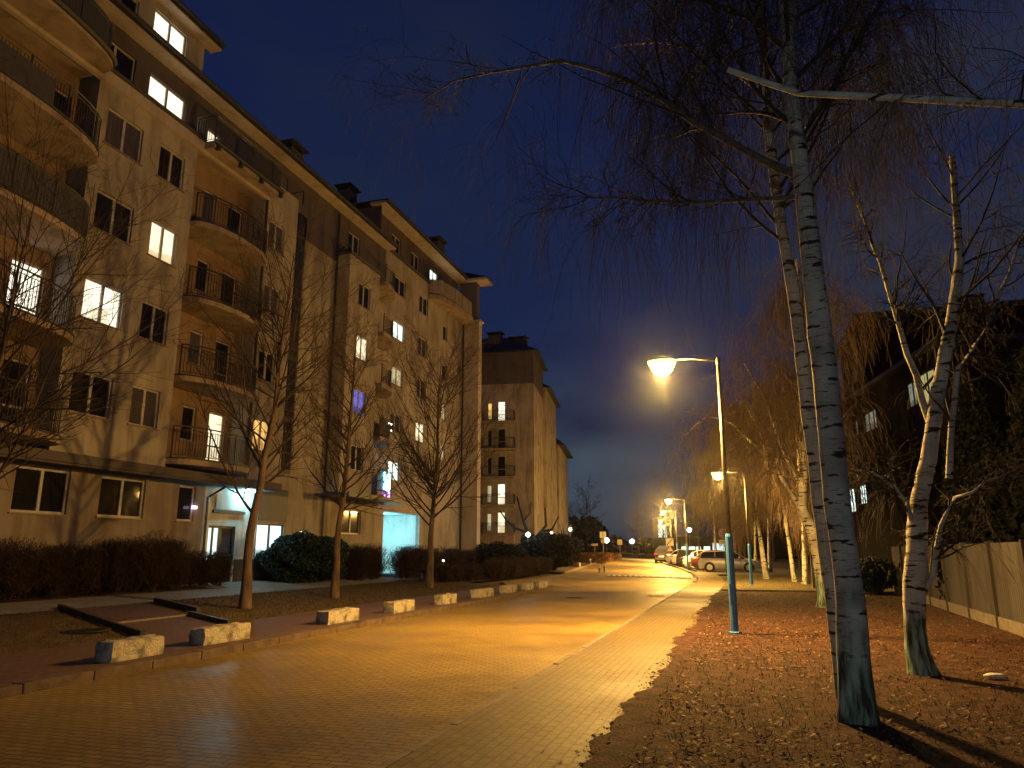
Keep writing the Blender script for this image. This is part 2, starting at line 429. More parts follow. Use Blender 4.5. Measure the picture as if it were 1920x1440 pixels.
M['hlight'] = plain('headlight_glass', (.5, .5, .5), .2)
M['signw'] = plain('white_sign_face', (.70, .68, .62), .5)
M['signbk'] = plain('grey_sign_back', (.34, .31, .25), .5)
M['black'] = plain('black_sign_paint', (.02, .02, .02), .5)
M['signblue'] = plain('blue_sign_face', (.10, .10, .28), .45)
M['signred'] = plain('red_sign_border', (.42, .07, .06), .45)
M['fence'] = plaster('concrete_fence_panel', (.075, .070, .080), (.045, .040, .045), .6)
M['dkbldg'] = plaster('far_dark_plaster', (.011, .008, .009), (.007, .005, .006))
M['poly'] = plain('white_litter', (.7, .68, .62), .6)

def birch_bark(name, low, dark=.5):
    mt, nt, n, l, b = new_mat(name)
    t = n.new('ShaderNodeTexCoord')
    mp_ = n.new('ShaderNodeMapping'); mp_.inputs['Scale'].default_value = (2.6, 2.6, 11); l.new(t.outputs['Object'], mp_.inputs[0])
    a = n.new('ShaderNodeTexNoise'); a.inputs['Scale'].default_value = 1.25; a.inputs['Detail'].default_value = 5; a.inputs['Roughness'].default_value = .55; l.new(mp_.outputs[0], a.inputs[0])
    ra = ramp(n, [(.395, (0, 0, 0)), (.435, (1, 1, 1))]); l.new(a.outputs[0], ra.inputs[0])
    m2 = n.new('ShaderNodeMapping'); m2.inputs['Scale'].default_value = (7, 7, 60); l.new(t.outputs['Object'], m2.inputs[0])
    c = n.new('ShaderNodeTexNoise'); c.inputs['Scale'].default_value = 1; c.inputs['Detail'].default_value = 3; l.new(m2.outputs[0], c.inputs[0])
    rc = ramp(n, [(.30, (.35, .33, .3)), (.42, (1, 1, 1))]); l.new(c.outputs[0], rc.inputs[0])
    big = n.new('ShaderNodeTexNoise'); big.inputs['Scale'].default_value = 2.2; big.inputs['Detail'].default_value = 6; l.new(t.outputs['Object'], big.inputs[0])
    rb = ramp(n, [(.3, (.30, .28, .245)), (.7, (.56, .54, .48))]); l.new(big.outputs[0], rb.inputs[0])
    x1 = n.new('ShaderNodeMixRGB'); x1.blend_type = 'MULTIPLY'; x1.inputs[0].default_value = 1
    l.new(rb.outputs[0], x1.inputs[1]); l.new(rc.outputs[0], x1.inputs[2])
    x2 = n.new('ShaderNodeMixRGB'); x2.inputs[1].default_value = (.03, .024, .02, 1)
    l.new(ra.outputs[0], x2.inputs[0]); l.new(x1.outputs[0], x2.inputs[2])
    # rough fissured bark and green algae near the ground (height in the tree's own space)
    sp = n.new('ShaderNodeSeparateXYZ'); l.new(t.outputs['Object'], sp.inputs[0])
    ad = n.new('ShaderNodeMath'); ad.operation = 'MULTIPLY_ADD'; ad.inputs[1].default_value = 1.6; l.new(big.outputs[0], ad.inputs[0]); l.new(sp.outputs['Z'], ad.inputs[2])
    mr = n.new('ShaderNodeMapRange'); mr.inputs[1].default_value = low + .5; mr.inputs[2].default_value = low + 1.1; l.new(ad.outputs[0], mr.inputs[0])
    fs = n.new('ShaderNodeMapping'); fs.inputs['Scale'].default_value = (14, 14, 2.4); l.new(t.outputs['Object'], fs.inputs[0])
    fn = n.new('ShaderNodeTexNoise'); fn.inputs['Scale'].default_value = 1; fn.inputs['Detail'].default_value = 6; l.new(fs.outputs[0], fn.inputs[0])
    rf = ramp(n, [(.42, (.055, .045, .036)), (.50, (.14, .22, .17)), (.62, (.30, .42, .34))]); l.new(fn.outputs[0], rf.inputs[0])
    x3 = n.new('ShaderNodeMixRGB'); l.new(mr.outputs[0], x3.inputs[0]); l.new(rf.outputs[0], x3.inputs[1]); l.new(x2.outputs[0], x3.inputs[2])
    l.new(x3.outputs[0], b.inputs['Base Color'])
    b.inputs['Roughness'].default_value = .75; b.inputs['Specular IOR Level'].default_value = .25
    bp = n.new('ShaderNodeBump'); bp.inputs['Strength'].default_value = .7; bp.inputs['Distance'].default_value = .02
    l.new(fn.outputs[0], bp.inputs['Height']); l.new(bp.outputs[0], b.inputs['Normal'])
    return mt
M['birch'] = birch_bark('birch_bark', .9)
M['birch2'] = birch_bark('birch_bark_clean', .1)

# ---------------------------------------------------------------- ground
def T(x, y):
    """terrain height: rises to the buildings on the left and slightly along the street"""
    a = min(max((-10.8 - x) / 7.4, 0), 1) * .36
    b = min(max((y - 42) * .0115, 0), .56)
    return a + b

def sheet(name, xs, ys, dz, mat, kind='structure', xf=None):
    """grid over ys rows; xs may be a list or a function y->list"""
    vs = []; nx = None
    for y in ys:
        row = xs(y) if callable(xs) else xs
        nx = len(row)
        for x in row: vs.append((x, y, T(x, y) + dz))
    fs = [(j * nx + i, j * nx + i + 1, (j + 1) * nx + i + 1, (j + 1) * nx + i) for j in range(len(ys) - 1) for i in range(nx - 1)]
    mb = MB(); mb.add(vs, fs)
    o = mb.build(name, mat)
    return tag(o, kind=kind)

fr = lambda a, b, s: [a + (b - a) * i / s for i in range(s + 1)]
XB = [-900, -300, -120, -60, -30, -18.2, -16.5, -14.5, -12.5, -10.8, -8.3, -5, -1, 3, 8, 20, 60, 300, 900]
YB = [-200, -60, -20] + fr(-8, 100, 36) + [140, 250, 500, 1200]
sheet('ground', XB, YB, -.09, M['grass'])
rl = [(-12, -8.05), (33.4, -8.05), (33.7, -10.6), (38, -12.3), (50.2, -11.8), (93, -15.5)]
rr = [(-12, -2.79), (41, -2.79), (47, -3.1), (52, -3.6), (62, -5.2), (75, -7.7), (93, -10.6)]
ip = lambda tab, y: float(np.interp(y, [p[0] for p in tab], [p[1] for p in tab]))
ry = sorted(set(fr(-12, 93, 42) + [p[0] for p in rl] + [p[0] for p in rr]))
sheet('road', lambda y: [ip(rl, y) + (ip(rr, y) - ip(rl, y)) * k / 4 for k in range(5)], ry, 0, M['road'])
sheet('cross_road', [-70, -30, -18.2, -10.8, 0, 40], [93.05, 97, 101], -.002, M['asphalt'])
sheet('right_footway', lambda y: [ip(rr, y) + .1, ip(rr, y) + .9, max(ip(rr, y) + 1.62, -1.14 if y < 30 else -9)], sorted(set(fr(-12, 56, 17) + [41, 47, 52])), .012, M['walk_r'])
sheet('right_soil', [-1.16, 0, 2, 5.6], fr(-12, 33.2, 12), -.012, M['soil'])
sheet('right_lawn', [-1.16, 0, 2, 4, 5.6], fr(33.35, 52, 6), -.010, M['grass'])
sheet('car_park', lambda y: [ip(rr, y) + .9, ip(rr, y) + 3, ip(rr, y) + 6, 6], fr(52.2, 82, 8), -.002, M['asphalt'])
sheet('left_footway', [-10.7, -9.5, -8.27], fr(-12, 33.6, 12), .10, M['walk_l'])
sheet('left_lawn', [-15.0, -14, -12.5, -10.8, -10.68], fr(-12, 33.6, 12), .085, M['grass_d'])
sheet('left_path', [-17.0, -16, -15.0], fr(-12, 33.6, 12), .10, M['path'])
sheet('left_bed', [-19.3, -18.2, -17.0], fr(-12, 33.6, 12), .08, M['soil'])
sheet('entrance_path', [-18.95, -18.2, -17.0], [21.5, 24.3, 26.0], .104, M['path'])
sheet('passage_path', [-23, -19.3, -18.2, -15, -14.3], [38.0, 40, 42.9], .05, M['path'])
sheet('bed_by_second_block', [-19.3, -18.2, -16, -12.9], fr(33.7, 51, 5), .03, M['soil'])
sheet('far_verge_left', lambda y: [-60, -30, -20, ip(rl, y) - 3.2], fr(50.4, 92.5, 8), .05, M['grass'])
sheet('far_footway_left', lambda y: [ip(rl, y) - 3.18, ip(rl, y) - .18], fr(50.4, 92.5, 8), .06, M['walk_r'])

def strip_kerb(name, tab, side, w, h, y0, y1, mat, label, cat='kerb', step=1.0, group=None):
    """row of kerb stones following a polyline"""
    mb = MB(); y = y0
    while y < y1 - .05:
        ye = min(y + step, y1)
        xa, xb = ip(tab, y), ip(tab, ye)
        j = random.uniform(-.006, .006)
        g_ = .006
        vs = []
        for z in (-.12, h + j):
            for (x, yy) in ((xa, y + g_), (xb, ye - g_)):
                for s_ in (0, side * w): vs.append((x + s_, yy, T(x, yy) + z))
        mb.add(vs, [(0, 2, 3, 1), (4, 5, 7, 6), (0, 1, 5, 4), (2, 6, 7, 3), (0, 4, 6, 2), (1, 3, 7, 5)])
        y = ye
    o = mb.build(name, mat, bevel=.012)
    return tag(o, label, cat, group)
M['kerb_d'] = noisy('worn_dark_kerb', (.07, .045, .035), (.15, .105, .08), 5, .9, .4)
strip_kerb('kerb', rl, -1, .20, .112, -12, 33.6, M['kerb_d'], 'long raised kerb between brick road and red footway with concrete blocks')
strip_kerb('kerb', rr, 1, .09, .014, -12, 41, M['kerb'], 'flush pale edging line between the brick road and the right footway')
strip_kerb('kerb', rr, 1, .18, .13, 41, 92, M['kerb'], 'raised kerb curving past the parked cars on the right')
strip_kerb('kerb', rl, -1, .18, .12, 50.3, 92, M['kerb'], 'far raised kerb along the low brown hedge on the left')
mb = MB(); mb.box(-1.15, 5.4, 33.22, 33.33, -.1, .06); tag(mb.build('kerb', M['kerb'], bevel=.01), 'pale edging stone crossing the verge between leaf litter and grass', 'kerb')
# soil verge edging (low worn stone)
mb = MB()
y = -6.
while y < 33:
    mb.box(-1.17 + random.uniform(-.008, .008), -1.11, y + .005, y + .995, -.1, -.004 + random.uniform(-.02, .012)); y += 1
tag(mb.build('kerb', M['kerb'], bevel=.008), 'half buried edging between right footway and leaf covered soil', 'kerb')

# walkway across the lawn, stepped once; low edging coloured dark for kerb shadows
xw = lambda x, d: 11.0 + (-9.6 - x) * .52 + d
mb = MB()
for k in range(7):
    xa, xb = -10.7 - k * .72, -10.7 - (k + 1) * .72
    mb.add([(xa, xw(xa, .1), T(xa, 0) + .096), (xb, xw(xb, .1), T(xb, 0) + .096), (xb, xw(xb, 2.3), T(xb, 0) + .096), (xa, xw(xa, 2.3), T(xa, 0) + .096)], [(0, 3, 2, 1)])
tag(mb.build('lawn_walkway', M['walk_l']), kind='structure')
def edging(label, x0, x1, d, h):
    mb = MB(); a = Vector((x0, xw(x0, d), 0)); b = Vector((x1, xw(x1, d), 0)); n = 5
    for k in range(n):
        p = a.lerp(b, k / n); q = a.lerp(b, (k + 1) / n)
        t_ = (q - p).normalized(); nn = Vector((-t_.y, t_.x, 0)) * .045
        za, zb = T(p.x, 0) + .02, T(q.x, 0) + .02
        vs = [p + nn, p - nn, q - nn, q + nn]
        vs = [(v.x, v.y, z) for v, z in zip(vs, (za, za, zb, zb))] + [(v.x, v.y, z + h) for v, z in zip(vs, (za, za, zb, zb))]
        mb.add(vs, [(0, 3, 2, 1), (4, 5, 6, 7), (0, 1, 5, 4), (1, 2, 6, 5), (2, 3, 7, 6), (3, 0, 4, 7)])
    tag(mb.build('edging', M['gutter']), label, 'edging')
edging('long dark low edging on the near side of the walkway across the lawn', -10.6, -15.3, 0, .17)
edging('short dark edging by the second concrete block on far side of the walkway', -10.5, -12.3, 2.35, .17)
edging('short dark edging higher up on far side of the lawn walkway', -12.5, -14.9, 2.75, .2)
mb = MB(); mb.box(-12.35, -12.28, xw(-12.3, .1), xw(-12.3, 2.3), .1, .205); tag(mb.build('step_edge', M['kerb']), 'thin pale step edge across the lawn walkway', 'step')

def manhole(x, y, dz, r, label, mat):
    t_ = thing('manhole_cover', label, 'manhole cover', (x, y, T(x, y) + dz))
    mb = MB(); mb.lathe([(r, 0), (r, .012), (r * .88, .012), (r * .88, .006), (.001, .006)], 28); mb.build('ring', mat, t_)
    mb = MB()
    for k in range(-4, 5):
        w_ = math.sqrt(max(.01, (r * .8) ** 2 - (k * r * .17) ** 2)); mb.box(-w_, w_, k * r * .17 - .012, k * r * .17 + .012, .006, .013)
    mb.build('grating', mat, t_)
manhole(-11.9, 11.5, .1, .42, 'round dark manhole cover in the grass left of the walkway', M['gutter'])
manhole(-5.9, 26.6, .002, .33, 'dark manhole cover in the middle of the road', M['gutter'])
manhole(-3.3, 28.6, .002, .33, 'manhole cover at the right edge of the road beside a damp patch', M['gutter'])

# worn road: sunken damp patch edges, rubber speed strip
t_ = thing('speed_hump', 'rubber speed hump with a row of pale studs across the road', 'speed hump', (0, 0, 0))
mb = MB(); n_ = 14
xl, xr = -8.6, -3.2
for k in range(n_):
    xa = xl + (xr - xl) * k / n_; xb = xl + (xr - xl) * (k + 1) / n_ - .02
    ya = 48.2 - (xa - xl) * .42; yb = 48.2 - (xb - xl) * .42
    mb.add([(xa, ya - .35, T(0, ya) + .003), (xb, yb - .35, T(0, yb) + .003), (xb, yb + .35, T(0, yb) + .003), (xa, ya + .35, T(0, ya) + .003), (xa, ya - .12, T(0, ya) + .055), (xb, yb - .12, T(0, yb) + .055), (xb, yb + .12, T(0, yb) + .055), (xa, ya + .12, T(0, ya) + .055)],
           [(0, 1, 5, 4), (4, 5, 6, 7), (7, 6, 2, 3), (0, 4, 7, 3), (1, 2, 6, 5)])
mb.build('ramp', M['asphalt'], t_)
for k in range(n_ + 1):
    xa = xl + (xr - xl) * (k + .5) / (n_ + 1); ya = 48.2 - (xa - xl) * .42 - .2
    mb = MB(); mb.lathe([(.13, 0), (.12, .04), (.05, .07), (.001, .072)], 10, (xa, ya, T(0, ya) + .035)); mb.build('stud', M['poly'], t_)

# ---------------------------------------------------------------- buildings
def wall(mb, O, U, N, us, zs, holes, depth=.14, mi=0, mr=None):
    """vertical wall sheet with real openings and reveals. holes: (u0,u1,z0,z1)"""
    O = Vector(O); U = Vector(U); N = Vector(N)
    mr = mi if mr is None else mr
    gu = sorted({us[0], us[1]} | {h[0] for h in holes} | {h[1] for h in holes})
    gz_ = sorted({zs[0], zs[1]} | {h[2] for h in holes} | {h[3] for h in holes})
    P = lambda u, z, d=0: O + U * u + N * d + Vector((0, 0, z))
    for i in range(len(gu) - 1):
        for j in range(len(gz_) - 1):
            uc, zc = (gu[i] + gu[i + 1]) / 2, (gz_[j] + gz_[j + 1]) / 2
            if any(h[0] < uc < h[1] and h[2] < zc < h[3] for h in holes): continue
            mb.quad(P(gu[i], gz_[j]), P(gu[i + 1], gz_[j]), P(gu[i + 1], gz_[j + 1]), P(gu[i], gz_[j + 1]), mi)
    for a, b, c, d in holes:
        mb.quad(P(a, c), P(b, c), P(b, c, -depth), P(a, c, -depth), mr)
        mb.quad(P(a, d, -depth), P(b, d, -depth), P(b, d), P(a, d), mr)
        mb.quad(P(a, c), P(a, c, -depth), P(a, d, -depth), P(a, d), mr)
        mb.quad(P(b, c, -depth), P(b, c), P(b, d), P(b, d, -depth), mr)

def window(parent, O, U, N, u0, u1, z0, z1, pane='pane', mull=1, name='window', fm='wframe', sill=True, cross=None, fw=.055, depth=.14, label=None):
    O = Vector(O); U = Vector(U); N = Vector(N); Z = Vector((0, 0, 1))
    B = lambda mb, ua, ub, za, zb, da, db: mb.obox(O + U * ((ua + ub) / 2) + N * ((da + db) / 2) + Z * ((za + zb) / 2), (U, N, Z), (abs(ub - ua) / 2, abs(db - da) / 2, (zb - za) / 2))
    mb = MB(); d0, d1 = -depth + .0, -depth + .06
    B(mb, u0, u1, z0, z0 + fw, d0, d1); B(mb, u0, u1, z1 - fw, z1, d0, d1)
    B(mb, u0, u0 + fw, z0 + fw, z1 - fw, d0, d1); B(mb, u1 - fw, u1, z0 + fw, z1 - fw, d0, d1)
    for k in range(mull):
        uc = u0 + (u1 - u0) * (k + 1) / (mull + 1)
        B(mb, uc - .05, uc + .05, z0 + fw, z1 - fw, d0, d1 + .008)
    if cross:
        zc = z0 + (z1 - z0) * cross; B(mb, u0 + fw, u1 - fw, zc - .03, zc + .03, d0, d1 + .004)
    w = mb.build(name, M[fm], parent)
    if label: w['label'] = label
    mb = MB(); B(mb, u0 + fw * .5, u1 - fw * .5, z0 + fw * .5, z1 - fw * .5, -depth - .02, -depth + .022)
    mb.build('pane', M[pane], w)
    if sill:
        mb = MB(); B(mb, u0 - .07, u1 + .07, z0 - .045, z0 - .004, -depth + .065, .06)
        mb.build('sill', M['sill'], w)
    return w

def railing(parent, pts, h, base_z, step=.11, mat='rail', screen=None, name='railing', extra=True):
    """railing along a plan polyline (x,y)"""
    P = [Vector((x, y, 0)) for x, y in pts]
    mb = MB()
    for zz, r in ((h, .026), (h - .12, .012), (.09, .014)):
        mb.tube([(p.x, p.y, base_z + zz) for p in P], r, 5)
    L = 0; seg = []
    for a, b in zip(P, P[1:]): seg.append((L, L + (b - a).length, a, b)); L += (b - a).length
    s_ = 0
    k = 0
    while s_ <= L + 1e-6:
        for l0, l1, a, b in seg:
            if l0 <= s_ <= l1 + 1e-6:
                p = a.lerp(b, (s_ - l0) / max(l1 - l0, 1e-6)); break
        big = (k % 12 == 0)
        w = .02 if big else .0075
        mb.box(p.x - w, p.x + w, p.y - w, p.y + w, base_z + (0 if big else .09), base_z + (h if big else h - .12)); s_ += step; k += 1
    o = mb.build(name, M[mat], parent)
    if screen:
        mb = MB()
        for a, b in zip(P, P[1:]):
            mb.quad((a.x, a.y, base_z + .1), (b.x, b.y, base_z + .1), (b.x, b.y, base_z + h - .04), (a.x, a.y, base_z + h - .04))
        sc_ = mb.build('screen', M[screen], o)
        md = sc_.modifiers.new('t', 'SOLIDIFY'); md.thickness = .012
    return o

def arc_pts(y0, y1, x, bulge, n=18, skew=1.0):
    out = []
    for k in range(n + 1):
        t = math.pi * k / n
        yy = (y0 + y1) / 2 - (y1 - y0) / 2 * math.cos(t)
        out.append((x + bulge * math.sin(t) ** skew, yy))
    return out

def balcony(parent, y0, y1, x, xb, bulge, z, screen=None, stuff=0, lab=None, skew=.75):
    """bow-fronted slab with railing; xb = back wall"""
    pts = arc_pts(y0, y1, x, bulge, skew=skew)
    mb = MB(); mb.prism([(xb, y1), (xb, y0)] + pts, z - .22, z)
    sl = mb.build('balcony', M['slab'], parent)
    if lab: sl['label'] = lab
    mb = MB(); mb.tube([(px_ + .012, py_, z - .012) for px_, py_ in pts], .028, 5); mb.build('drip_edge', M['gutter'], sl)
    railing(sl, [(px_ - .06, py_) for px_, py_ in pts[1:-1]], 1.06, z, screen=screen)
    return sl

XS, XF, XB2 = -19.0, -18.2, -19.4
FL = [4.65, 7.48, 10.31, 13.14]
UY, NX = (0, 1, 0), (1, 0, 0)
b1 = wthing('apartment_block', 'near ochre apartment block with stacked bow balconies and the lit white entrance', 'apartment building', (-19.0, 17.0, .4))
holes_back = []; wins = []
# ground floor (set back below the first floor)
G = [(13.0, 14.2, 2.65, 3.92, 'pane', 1), (15.38, 17.15, 2.65, 3.92, 'pane', 1), (18.27, 20.1, 2.65, 3.9, 'pane', 1), (21.66, 22.5, 2.65, 3.9, 'pane', 0)]
door = (23.35, 24.9, .46, 2.55)
lob = (26.25, 28.15, 1.36, 2.72)
sw = (29.35, 30.05, 1.98, 2.55)
mb = MB()
hs = [(a, b, c, d) for a, b, c, d, _, _ in G]
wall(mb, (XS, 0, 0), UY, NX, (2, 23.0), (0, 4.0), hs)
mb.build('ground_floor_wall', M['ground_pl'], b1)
mb = MB(); wall(mb, (XS, 0, 0), UY, NX, (23.0, 26.2), (0, 4.0), [door]); mb.build('entrance_wall', M['white_pl'], b1)
for a, b, c, d, p, ml in G: window(b1, (XS, 0, 0), UY, NX, a, b, c, d, p, ml, fw=.07)
mb = MB(); mb.box(XS + .002, XS + .05, 2, 23.0, .2, 1.25); mb.box(XS + .004, XS + .052, 24.95, 31.1, .2, 1.3); mb.build('plinth', M['plinth'], b1)
# entrance door
dd = MB(); y0, y1, z0, z1 = door
for a, b, c, d in ((y0, y1, z1 - .09, z1), (y0, y0 + .09, z0, z1 - .09), (y1 - .09, y1, z0, z1 - .09), (y0 + .68, y0 + .84, z0, z1 - .09), (y0 + .09, y0 + .68, z0, z0 + .18), (y0 + .84, y1 - .09, z0, z0 + .18)):
    dd.box(XS - .14, XS - .07, a, b, c, d)
dd.box(XS - .14, XS - .075, y0 + .30, y0 + .40, z0 + .18, z1 - .09)
dr = dd.build('entrance_door', M['dframe'], b1, bevel=.006)
mb = MB(); mb.box(XS - .135, XS - .115, y0 + .08, y0 + .3, z0 + .18, z1 - .09); mb.box(XS - .135, XS - .115, y0 + .4, y0 + .68, z0 + .18, z1 - .09); mb.build('pane', M['lobby'], dr)
mb = MB(); mb.box(XS - .135, XS - .115, y0 + .84, y1 - .09, z0 + .18, z1 - .09); mb.build('pane', M['pane2'], dr)
mb = MB(); mb.tube([(XS - .02, y0 + .1, z0 + 1.0), (XS - .02, y1 - .1, z0 + 1.0)], .022, 8); mb.build('handle', M['rim'], dr)
mb = MB(); mb.box(XS + .02, XS + .10, 23.45, 25.3, 3.02, 3.13); mb.build('sign_ledge', M['gutter'], b1)
mb = MB(); mb.box(XS + .01, XS + .06, 23.6, 25.2, 3.16, 3.72); mb.build('entrance_panel', M['white_pl'], b1)
# back plane wall of the upper floors + stair part
bd = []
for f in FL:
    bd += [(21.45, 22.15, f + .85, f + 2.1, 'pane', 0), (22.85, 23.75, f + .05, f + 2.1, 'pane', 0)]
    bd += [(9.0, 10.4, f + .85, f + 2.1, 'pane', 1), (14.35, 15.4, f + .05, f + 2.15, 'pane', 0)]
lit_b = {(1, 20): 0}
mb = MB()
h2 = [(a, b, c, d) for a, b, c, d, _, _ in bd]
strip_h = (27.2, 28.35, 4.9, 17.1)
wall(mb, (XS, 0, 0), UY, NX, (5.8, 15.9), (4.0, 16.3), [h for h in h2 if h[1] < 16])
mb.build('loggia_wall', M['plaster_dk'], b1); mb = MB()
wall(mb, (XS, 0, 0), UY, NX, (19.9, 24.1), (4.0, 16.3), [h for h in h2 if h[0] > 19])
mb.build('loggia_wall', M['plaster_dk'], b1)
mb = MB()
wall(mb, (XS, 0, 0), UY, NX, (26.2, 31.15), (0, 4.3), [lob, sw])
wall(mb, (XS, 0, 0), UY, NX, (26.2, 31.15), (4.3, 16.0), [(27.2, 28.35, 4.9, 16.0)], .1)
mb.build('stair_wall', M['plaster'], b1)
for i, (a, b, c, d, p, ml) in enumerate(bd):
    f = round((c - 4.65) / 2.83)
    if a > 22 and f == 0: p = 'lit_y'; p = 'lit'
    if 14 < a < 15 and abs(c - FL[2] - .05) > .1 and abs(c - FL[1] - .05) < .1: p = 'lit2'
    if a > 20 and a < 22 and f % 2: p = 'pane2'
    window(b1, (XS, 0, 0), UY, NX, a, b, c, d, p, ml, sill=(b - a) < .8 or a < 10, name='balcony_door' if d - c > 1.5 else 'window', fm='wframe', cross=.38 if d - c > 1.5 else None)
window(b1, (XS, 0, 0), UY, NX, *lob, 'lobby', 1, fm='dframe', fw=.06)
window(b1, (XS, 0, 0), UY, NX, *sw, 'lit2', 0, fm='dframe')
# stair glazing strip
mb = MB(); y0, y1, z0, z1 = strip_h
mb.box(XS - .10, XS - .06, y0, y1, z0, z1)
sg = mb.build('stair_glazing', M['strip'], b1)
mb = MB()
for f in [4.9] + [x - .3 for x in FL[1:]] + [15.9]: mb.box(XS - .06, XS - .0, y0, y1, f, f + .22)
for zz in np.arange(5.8, 17, .95): mb.box(XS - .06, XS - .03, y0, y1, zz, zz + .04)
mb.box(XS - .06, XS - .02, (y0 + y1) / 2 - .02, (y0 + y1) / 2 + .02, z0, z1)
mb.build('glazing_bars', M['gutter'], sg)
mb = MB(); mb.box(XS - .06, XS + .03, 26.3, 28.25, 2.85, 4.2); mb.build('spandrel_panel', M['gutter'], b1)
# projecting front panels
colA, colB, colC = (16.05, 17.5), (18.27, 19.45), (24.45, 25.55)
mb = MB(); hp = []
for k, f in enumerate(FL):
    hp += [(colA[0] , colA[1], f + .85, f + 2.1), (colB[0], colB[1], f + .85, f + 2.1)]
wall(mb, (XF, 0, 0), UY, NX, (15.62, 19.98), (4.0, 16.32), hp)
mb.quad((XS, 15.62, 4), (XF, 15.62, 4), (XF, 15.62, 16.32), (XS, 15.62, 16.32)); mb.quad((XF, 19.98, 4), (XS, 19.98, 4), (XS, 19.98, 16.32), (XF, 19.98, 16.32))
mb.build('facade_wall', M['plaster'], b1); mb = MB()
hc = [(colC[0], colC[1], f + .85, f + 2.1) for f in FL]
wall(mb, (XF, 0, 0), UY, NX, (24.02, 26.42), (4.0, 17.0), hc)
mb.quad((XS, 24.02, 4), (XF, 24.02, 4), (XF, 24.02, 17), (XS, 24.02, 17)); mb.quad((XF, 26.42, 4), (XS, 26.42, 4), (XS, 26.42, 17), (XF, 26.42, 17))
mb.quad((XF, 24.02, 17.0), (XF, 26.42, 17.0), (XS, 26.42, 17.0), (XS, 24.02, 17.0))
mb.build('facade_wall', M['plaster'], b1); mb = MB()
wall(mb, (XF, 0, 0), UY, NX, (2, 5.9), (4.0, 16.32), [])
mb.build('facade_wall', M['plaster'], b1)
pa = ['pane', 'lit2', 'pane', 'pane2']; pb = ['pane2', 'pane', 'lit', 'pane']; pc = ['lit_y', 'pane', 'pane2', 'pane2']
for k, f in enumerate(FL):
    window(b1, (XF, 0, 0), UY, NX, *colA, f + .85, f + 2.1, pa[k], 1)
    window(b1, (XF, 0, 0), UY, NX, *colB, f + .85, f + 2.1, pb[k], 1)
    window(b1, (XF, 0, 0), UY, NX, *colC, f + .85, f + 2.1, pc[k], 1)
# overhang soffit and fascia
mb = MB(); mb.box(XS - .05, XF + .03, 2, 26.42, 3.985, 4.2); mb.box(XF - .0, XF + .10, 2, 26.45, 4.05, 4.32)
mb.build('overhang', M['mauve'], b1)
# balconies
for k, f in enumerate(FL):
    balcony(b1, 19.98, 24.02, XF, XS, .86, f)
    sl = balcony(b1, 6.0, 15.62, XF, XS, 1.45, f, screen='mesh' if k == 2 else None)
    if k == 3:
        mb = MB(); ap = [(x_ - .02, y_) for x_, y_ in arc_pts(6.0, 15.62, XF, 1.45, skew=.75)][5:13]
        for p, q in zip(ap, ap[1:]): mb.quad((p[0], p[1], f + .08), (q[0], q[1], f + .08), (q[0], q[1], f + .8), (p[0], p[1], f + .8))
        mb.build('privacy_screen', M['mesh'], sl)
# cornice, gutters
mb = MB(); mb.box(XF - .02, XF + .14, 2, 24.2, 15.88, 16.3); mb.build('cornice', M['cream'], b1)
mb = MB(); mb.tube([(XF + .16, 2, 16.36), (XF + .16, 20.1, 16.36)], .075, 7); mb.box(XS, XF + .12, 2, 24.3, 16.3, 16.36); mb.build('gutter', M['gutter'], b1)
mb = MB()
for yy, x_, z0, z1 in ((24.12, XF + .07, 4.1, 16.4), (31.08, XS + .09, 1, 18.6)):
    mb.tube([(x_, yy, z1), (x_, yy, z0)], .055, 7)
mb.tube([(XF + .06, 22.98, 3.9), (XS + .16, 22.98, 3.55), (XS + .16, 22.98, .7), (XS + .45, 22.98, .55)], .05, 7)
mb.build('downpipe', M['gutter'], b1)
# attic storey
AT = [(15.95, 17.6, 16.9, 18.15, 'pane', 1), (18.25, 20.05, 16.95, 18.1, 'lit2', 1), (21.3, 22.05, 16.9, 17.75, 'lit', 0), (22.35, 22.8, 16.45, 17.6, 'lit', 0), (23.0, 23.6, 16.6, 17.55, 'lit', 0), (12.2, 14.6, 16.7, 18.1, 'pane', 1)]
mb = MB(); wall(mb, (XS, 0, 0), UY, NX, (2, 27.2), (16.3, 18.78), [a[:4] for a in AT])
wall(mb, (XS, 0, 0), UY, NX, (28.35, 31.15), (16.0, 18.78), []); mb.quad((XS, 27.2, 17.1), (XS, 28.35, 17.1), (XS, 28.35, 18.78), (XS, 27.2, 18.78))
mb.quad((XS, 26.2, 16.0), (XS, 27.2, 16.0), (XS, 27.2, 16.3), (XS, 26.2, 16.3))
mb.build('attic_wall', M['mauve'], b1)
for a in AT: window(b1, (XS, 0, 0), UY, NX, *a)
# attic terraces with railings
mb = MB(); mb.box(XS, -17.62, 20.15, 24.2, 16.02, 16.3); tb = mb.build('attic_terrace', M['slab'], b1)
mb = MB(); mb.tube([(-17.55, 20.1, 16.24), (-17.55, 24.3, 16.24)], .09, 7)
for yy in (20.3, 21.6, 22.9, 24.2): mb.box(-17.66, -17.5, yy - .07, yy + .07, 15.98, 16.2)
mb.build('terrace_gutter', M['gutter'], tb)
railing(tb, [(XF - .3, 20.2), (-17.7, 20.2)], 1.1, 16.3)
railing(tb, [(-17.7, 20.24), (-17.7, 22.4)], 1.1, 16.3)
railing(tb, [(-17.7, 22.42), (-17.7, 24.3)], 1.1, 16.3, screen='mesh')
mb = MB(); mb.tube([(-17.72, 24.2, 17.4), (-18.0, 26.5, 17.45), (-18.8, 26.5, 17.45)], .024, 6)
for yy in (25.2, 26.45): mb.box(-18.02, -17.98, yy - .02, yy + .02, 16.8, 17.44)
mb.build('roof_rail', M['rail'], tb)
